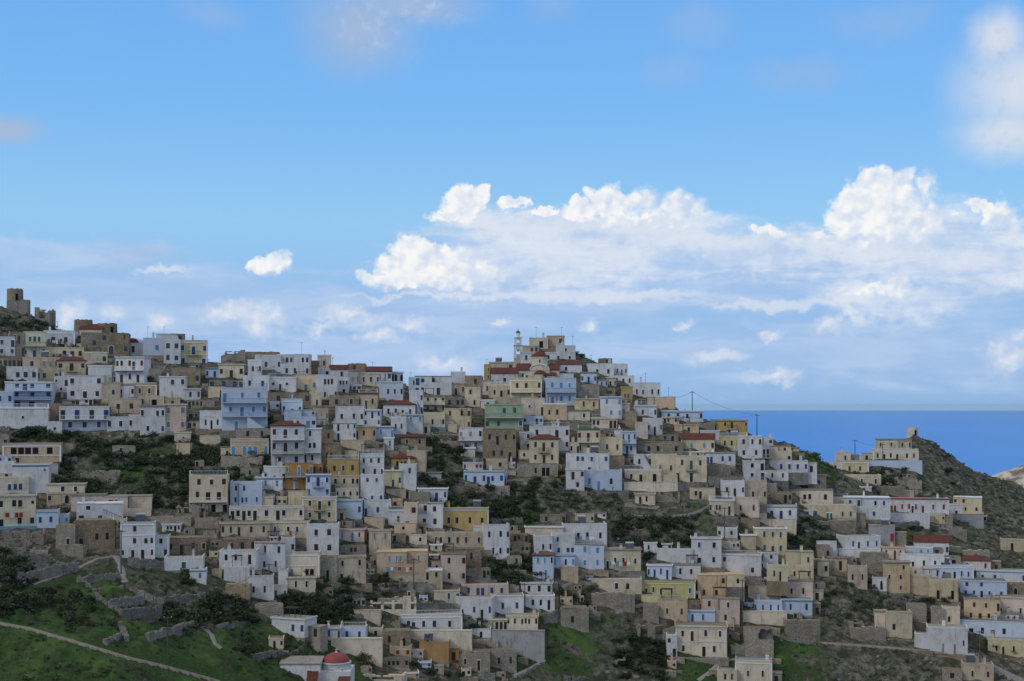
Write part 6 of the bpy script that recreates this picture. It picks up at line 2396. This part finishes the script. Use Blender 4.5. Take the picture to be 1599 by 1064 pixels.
BUSH = [  # box in photo pixels, how many, size range (m), leaf, words
    ((92, 688, 200, 800), 26, (1.8, 3.6), 'leaf_dark', 'dark bush in the overgrown hollow below the long white house with plinth'),
    ((200, 690, 330, 790), 34, (1.8, 4.0), 'leaf_dark', 'dark green bush in the thicket between the white houses and the ruin'),
    ((20, 668, 80, 692), 8, (2.2, 3.6), 'leaf_dark', 'bush under the blank white wall above the apricot verandah house'),
    ((85, 668, 118, 690), 4, (2.0, 3.0), 'leaf_dark', 'dark round bush beside the little white annex'),
    ((0, 575, 14, 610), 4, (2.2, 3.2), 'leaf_dark', 'dark bush at the edge of the village beside the white hotel'),
    ((668, 690, 722, 800), 22, (1.8, 3.6), 'leaf_dark', 'dark bush in the thicket below the tall brown-orange house'),
    ((720, 762, 830, 812), 22, (1.6, 3.2), 'leaf_dark', 'dark bush in the gully under the low white house with blue shutters'),
    ((830, 742, 900, 770), 10, (1.4, 2.6), 'leaf_mid', 'bush on the rocks below the yellow red-roofed house'),
    ((0, 862, 45, 960), 18, (2.4, 4.6), 'leaf_dark', 'large dark tree at the edge of the left field'),
    ((45, 930, 95, 960), 6, (1.8, 3.0), 'leaf_dark', 'low dark bush in the middle of the left field'),
    ((110, 935, 145, 985), 7, (1.6, 2.6), 'leaf_dark', 'dark bush along the bank in the left field'),
    ((240, 945, 305, 985), 9, (1.6, 2.8), 'leaf_dark', 'bush inside the curved stone wall'),
    ((283, 897, 312, 918), 3, (2.4, 3.2), 'leaf_dark', 'dark round bush beside the white house with the turquoise window'),
    ((320, 935, 400, 978), 16, (1.8, 3.4), 'leaf_dark', 'bush in the thicket below the tall white house'),
    ((440, 935, 510, 975), 15, (1.8, 3.2), 'leaf_dark', 'bush in the dark thicket behind the lone white cottage'),
    ((500, 905, 545, 935), 6, (1.6, 2.6), 'leaf_mid', 'bush under the boxy beige house'),
    ((470, 990, 500, 1012), 5, (1.2, 2.2), 'leaf_mid', 'small bush beside the lone white cottage'),
    ((365, 995, 400, 1030), 6, (1.6, 2.8), 'leaf_dark', 'dark bush beside the pink shed'),
    ((565, 1025, 595, 1050), 5, (1.8, 2.8), 'leaf_mid', 'greyish bush right of the red-domed chapel'),
    ((768, 868, 850, 910), 15, (1.6, 3.0), 'leaf_dark', 'bush in the gully beside the white four-window house'),
    ((735, 968, 762, 985), 4, (1.4, 2.2), 'leaf_dark', 'bush beside the cream house with the frieze'),
    ((645, 1035, 720, 1060), 8, (1.4, 2.4), 'leaf_dark', 'dark bush under the blank orange house'),
    ((880, 918, 925, 950), 8, (1.4, 2.6), 'leaf_dark', 'bush on the green slope above the square grey shed house'),
    ((1005, 862, 1025, 885), 4, (1.6, 2.4), 'leaf_dark', 'bush below the small white annex by the road'),
    ((965, 820, 1060, 848), 13, (1.2, 2.2), 'leaf_mid', 'low bush on the bare slope above the white houses'),
    ((1085, 800, 1180, 815), 9, (1.0, 1.8), 'leaf_dark', 'low bush along the path under the pinkish house'),
    ((1228, 822, 1290, 885), 13, (1.4, 2.6), 'leaf_dark', 'bush on the slope right of the yellow house with the blue door'),
    ((1252, 715, 1290, 775), 9, (1.4, 2.4), 'leaf_mid', 'green bush on the spur above the cream balcony house'),
    ((1360, 735, 1420, 760), 8, (1.4, 2.2), 'leaf_dark', 'bush under the hilltop terrace wall'),
    ((1440, 740, 1490, 790), 11, (1.2, 2.2), 'leaf_dark', 'bush on the hillside right of the hilltop house'),
    ((1400, 820, 1460, 838), 7, (1.2, 2.2), 'leaf_dark', 'bush under the long white hall'),
    ((1532, 1002, 1560, 1022), 4, (2.0, 3.0), 'leaf_dark', 'dark tree beside the pale yellow lane house'),
    ((1580, 1015, 1599, 1030), 2, (1.6, 2.4), 'leaf_dark', 'bush in front of the pale yellow lane house'),
    ((1420, 915, 1475, 960), 9, (1.4, 2.6), 'leaf_dark', 'bush below the raw concrete house'),
    ((1290, 910, 1390, 950), 12, (1.0, 2.0), 'leaf_mid', 'low bush on the rocky slope left of the tall apricot house'),
    ((970, 1030, 1010, 1062), 8, (1.6, 3.0), 'leaf_dark', 'bush at the foot of the slope left of the large cream foot house'),
    ((405, 655, 430, 700), 6, (1.6, 2.6), 'leaf_dark', 'bush between the tall bluish house and the tall white red-roofed house'),
    ((215, 560, 240, 620), 7, (1.4, 2.4), 'leaf_dark', 'bush between the white balcony house and the blank white house'),
    ((112, 518, 128, 550), 4, (1.6, 2.6), 'leaf_dark', 'bush on the ridge under the round windmill tower'),
    ((880, 552, 930, 566), 6, (1.0, 1.8), 'leaf_dark', 'scrubby bush on the rocks beside the summit house'),
    ((838, 530, 870, 548), 5, (1.4, 2.2), 'leaf_dark', 'bush on the summit in front of the cream hilltop ruin'),
]
ORD = ['leftmost', 'second from the left', 'third from the left', 'fourth from the left', 'fifth from the left', 'sixth from the left', 'seventh from the left', 'eighth from the left']
for (x0, y0, x1, y1), cnt, (s0, s1), lm, words_ in BUSH:
    R = random.Random(int(x0 * 7 + y0))
    cnt = min(cnt, 6)
    spots = sorted((R.uniform(x0, x1), R.uniform(y0, y1)) for _ in range(cnt))
    tail = words_.split(' ', words_.split().index('bush' if 'bush' in words_ else 'tree') + 1)[-1]
    head = words_[:len(words_) - len(tail)].strip()
    for q, (px, py) in enumerate(spots):
        x, y, z = on_ground(px, py)
        s = R.uniform(s0, s1)
        nm = 'broadleaf_tree' if 'tree' in words_ else 'bush'
        root = thing(nm, (x, y, z - 0.1), R.uniform(0, 6.28))
        lab = words_ if cnt == 1 else '%s, %s, %s' % (head, tail, ORD[q] if q < cnt - 1 or q == 0 else 'rightmost')
        if len(lab.replace('-', ' ').split()) > 16:
            lab = ' '.join(lab.split()[-16:])
        tag(root, lab.replace(', ' + tail, ' ' + tail), 'tree' if nm != 'bush' else 'bush', head.replace('bush', 'bushes').replace('tree', 'trees') + ' ' + tail)
        link('crown', CROWNS[(lm if R.random() < 0.75 else 'leaf_mid', R.randrange(4))], root, (0, 0, 0), 0, (s * R.uniform(0.8, 1.15), s * 0.95, s * R.uniform(0.7, 1.0)))
        link('trunk', TRUNK, root, (0, 0, 0), 0, (s, s, s))

THICK = [((88, 690, 215, 800), 150, 'leaf_dark', 'overgrown hollow below the long white houses'), ((205, 682, 335, 795), 170, 'leaf_dark', 'dense green thicket filling the hollow left of the cream three-storey house'),
         ((15, 668, 82, 694), 34, 'leaf_dark', 'hanging bushes under the blank white wall'), ((330, 690, 420, 760), 50, 'leaf_dark', 'dark thicket around the apricot arched house'),
         ((660, 690, 728, 800), 95, 'leaf_dark', 'dark thicket below the tall brown-orange house'), ((720, 762, 838, 818), 80, 'leaf_dark', 'green gully below the low white house with blue shutters'),
         ((0, 862, 50, 960), 60, 'leaf_dark', 'dark tree mass at the edge of the green field'), ((318, 932, 405, 975), 38, 'leaf_dark', 'thicket below the tall white house and its pole'),
         ((432, 930, 548, 978), 70, 'leaf_dark', 'dark thicket behind the lone white cottage'), ((762, 866, 858, 915), 50, 'leaf_dark', 'thicket in the gully beside the pinkish cube house'),
         ((955, 808, 1080, 852), 70, 'leaf_dark', 'low dark scrub on the bare slope above the lime yellow house'), ((1226, 820, 1300, 892), 55, 'leaf_dark', 'scrub on the slope beside the tall blank yellow block'),
         ((830, 738, 968, 800), 80, 'leaf_mid', 'scrubby rocks below the yellow red-roofed house'), ((1430, 745, 1599, 850), 90, 'leaf_dry', 'dark scrub over the eastern hillside'),
         ((1355, 735, 1440, 775), 40, 'leaf_dark', 'scrub under the hilltop terrace wall'), ((240, 940, 320, 985), 24, 'leaf_dark', 'weedy thicket inside the curved field wall'),
         ((0, 500, 120, 548), 70, 'leaf_dark', 'scrub on the western hilltop under the windmill tower'), ((1280, 900, 1420, 975), 70, 'leaf_mid', 'rough scrub on the knoll beside the tall apricot house'),
         ((960, 1000, 1040, 1064), 45, 'leaf_dark', 'thicket at the foot of the village beside the path'), ((100, 925, 150, 990), 13, 'leaf_dark', 'dark bank of bushes crossing the green field'),
         ((0, 1040, 260, 1064), 12, 'leaf_mid', 'weeds along the lower edge of the near field'), ((420, 985, 470, 1030), 20, 'leaf_mid', 'brambles around the pink shed'),
         ((540, 895, 680, 940), 60, 'leaf_mid', 'brambles on the terraces under the apricot house'), ((1470, 690, 1530, 745), 40, 'leaf_dry', 'dry brush on the slope of the eastern peak'), ((1262, 715, 1300, 775), 36, 'leaf_mid', 'green spur beside the cream balcony house')]
for k, ((x0, y0, x1, y1), cnt, lm, words_) in enumerate(THICK):
    R = random.Random(900 + k)
    Vs = []
    protos = [leaf_cloud(300 + q, 130, [(0, 0, 0.3, 0.5), (0.4, 0.15, 0.25, 0.38), (-0.35, 0.2, 0.28, 0.4), (0.1, -0.35, 0.2, 0.33)], 0.10)[0] for q in range(4)]
    for q in range(int(cnt * 1.9)):
        u, v = R.random(), R.random()
        px, py = x0 + (x1 - x0) * u, y0 + (y1 - y0) * v
        if fbm(np.array([px * 0.03]), np.array([py * 0.03]), 2)[0] < 0.30:
            continue
        x, y, z = on_ground(px, py)
        s = R.uniform(0.9, 2.6) * (0.7 if lm != 'leaf_dark' else 1.0)
        a = R.uniform(0, 6.28)
        V = protos[q % 4] * np.array([s, s, s * R.uniform(0.5, 0.9)])
        Vs.append(np.stack([V[:, 0] * math.cos(a) - V[:, 1] * math.sin(a) + x, V[:, 0] * math.sin(a) + V[:, 1] * math.cos(a) + y, V[:, 2] + z - 0.1], 1))
    V = np.concatenate(Vs)
    o = link('thicket', np_mesh('thicket', V, np.arange(len(V)).reshape(-1, 4), [lm]))
    o['kind'] = 'stuff'
    o['label'] = words_
    o['category'] = 'thicket'

# ---------------------------------------------------------------- low scrub, weeds and stones nobody could count
g = np.random.default_rng(21)
occ = np.zeros_like(HF, bool)        # built-over ground
for r in RECS:
    x, y, z = r.loc
    D = r.deep or 6.5
    i0, i1 = int((x - r.w / 2 - GX0) / GS), int((x + r.w / 2 - GX0) / GS) + 1
    j0, j1 = int((y - 0.6 - GY0) / GS), int((y + D - GY0) / GS) + 1
    occ[max(j0, 0):max(j1, 0), max(i0, 0):max(i1, 0)] = True


def scatter(n, keep):
    """random points on the visible hillside; keep(grass, noise) gives the chance"""
    x = g.uniform(-150, 165, n)
    y = g.uniform(215, 470, n)
    ok = np.abs(x) < y * 0.40
    x, y = x[ok], y[ok]
    gi = bilin(GRS, GX0, GY0, GS, x, y)
    ci = bilin(PATHM, GX0, GY0, GS, x, y)
    oc = bilin(occ.astype(float), GX0, GY0, GS, x, y)
    nz = fbm(x * 0.07 + 5, y * 0.07 + 9, 3)
    k = (g.random(len(x)) < keep(gi, nz)) & (oc < 0.1) & (ci > 0.05)
    x, y = x[k], y[k]
    return x, y, bilin(HF, GX0, GY0, GS, x, y)


def scrub(name, n, keep, s0, s1, lm, leaves, label, size=0.11):
    x, y, z = scatter(n, keep)
    protos = []
    for k in range(5):
        V, F = leaf_cloud(100 + k, leaves, [(0, 0, 0.25, 0.42), (0.3, 0.1, 0.2, 0.3), (-0.25, 0.2, 0.22, 0.32)], size)
        protos.append(V)
    Vs, tot = [], 0
    for i in range(len(x)):
        s = g.uniform(s0, s1)
        a = g.uniform(0, 6.28)
        V = protos[i % 5] * s
        c_, s_ = math.cos(a), math.sin(a)
        Vs.append(np.stack([V[:, 0] * c_ - V[:, 1] * s_ + x[i], V[:, 0] * s_ + V[:, 1] * c_ + y[i], V[:, 2] + z[i]], 1))
    V = np.concatenate(Vs)
    o = link(name, np_mesh(name, V, np.arange(len(V)).reshape(-1, 4), [lm]))
    o['kind'] = 'stuff'
    o['label'] = label
    o['category'] = 'vegetation'


scrub('scrub', 40000, lambda gr, nz: np.clip((nz - 0.30) * 3.0, 0, 1) * 0.6, 0.35, 1.3, 'leaf_dark', 34, 'low dark scrub growing among the rocks of the hillside', 0.13)
scrub('dry_scrub', 12000, lambda gr, nz: np.clip((0.62 - nz) * 3.0, 0, 1) * 0.4 * (gr < 0.6), 0.4, 1.1, 'leaf_dry', 26, 'dry grey brush scattered over the stony slope', 0.12)
scrub('weeds', 14000, lambda gr, nz: np.clip(gr * 1.3 - 0.25, 0, 1) * 0.5, 0.3, 0.9, 'leaf_mid', 22, 'green weeds and tufts in the grassy fields', 0.14)

# loose rocks
t_ = (1 + 5 ** 0.5) / 2
ICO = np.array([(-1, t_, 0), (1, t_, 0), (-1, -t_, 0), (1, -t_, 0), (0, -1, t_), (0, 1, t_), (0, -1, -t_), (0, 1, -t_), (t_, 0, -1), (t_, 0, 1), (-t_, 0, -1), (-t_, 0, 1)]) / 1.9
ICF = np.array([(0, 11, 5), (0, 5, 1), (0, 1, 7), (0, 7, 10), (0, 10, 11), (1, 5, 9), (5, 11, 4), (11, 10, 2), (10, 7, 6), (7, 1, 8), (3, 9, 4), (3, 4, 2), (3, 2, 6), (3, 6, 8), (3, 8, 9), (4, 9, 5), (2, 4, 11), (6, 2, 10), (8, 6, 7), (9, 8, 1)])
x, y, z = scatter(18000, lambda gr, nz: np.clip(1.0 - gr * 1.6, 0.03, 1) * np.clip((nz - 0.25) * 3, 0.12, 1) * 0.7)
n = len(x)
sc = 0.16 + 0.75 * g.random(n) ** 3.5
V = ICO[None] * (1 + 0.35 * (g.random((n, 12, 3)) - 0.5)) * (sc[:, None] * np.array([1.3, 1.0, 0.8])[None] * (0.8 + 0.4 * g.random((n, 3))))[:, None, :]
ang_ = g.random(n) * 6.28
ca, sa = np.cos(ang_)[:, None], np.sin(ang_)[:, None]
V = np.stack([V[..., 0] * ca - V[..., 1] * sa + x[:, None], V[..., 0] * sa + V[..., 1] * ca + y[:, None], V[..., 2] + z[:, None]], -1)
F = ICF[None] + (np.arange(n) * 12)[:, None, None]
o = link('loose_rocks', np_mesh('loose_rocks', V.reshape(-1, 3), F.reshape(-1, 3), ['rock_grey']))
o['kind'] = 'stuff'
o['label'] = 'loose grey rocks strewn over the stony hillside'
o['category'] = 'rocks'

# ---------------------------------------------------------------- sea air
def build_haze():
    m = bpy.data.materials.new('sea_air')
    m.use_nodes = True
    nt = m.node_tree
    nt.nodes.clear()
    o = nt.nodes.new('ShaderNodeOutputMaterial')
    v = nt.nodes.new('ShaderNodeVolumePrincipled')
    v.inputs['Color'].default_value = (0.66, 0.88, 1.0, 1)
    v.inputs['Density'].default_value = HAZE
    v.inputs['Anisotropy'].default_value = 0.0
    nt.links.new(v.outputs[0], o.inputs['Volume'])
    MAT['sea_air'] = m
    b = MB()
    b.box(-80000, 80000, -80000, 80000, -246.5, 55.0, 'sea_air')
    h = b.build('haze')
    h['kind'] = 'stuff'


HAZE = 6.5e-6
build_haze()
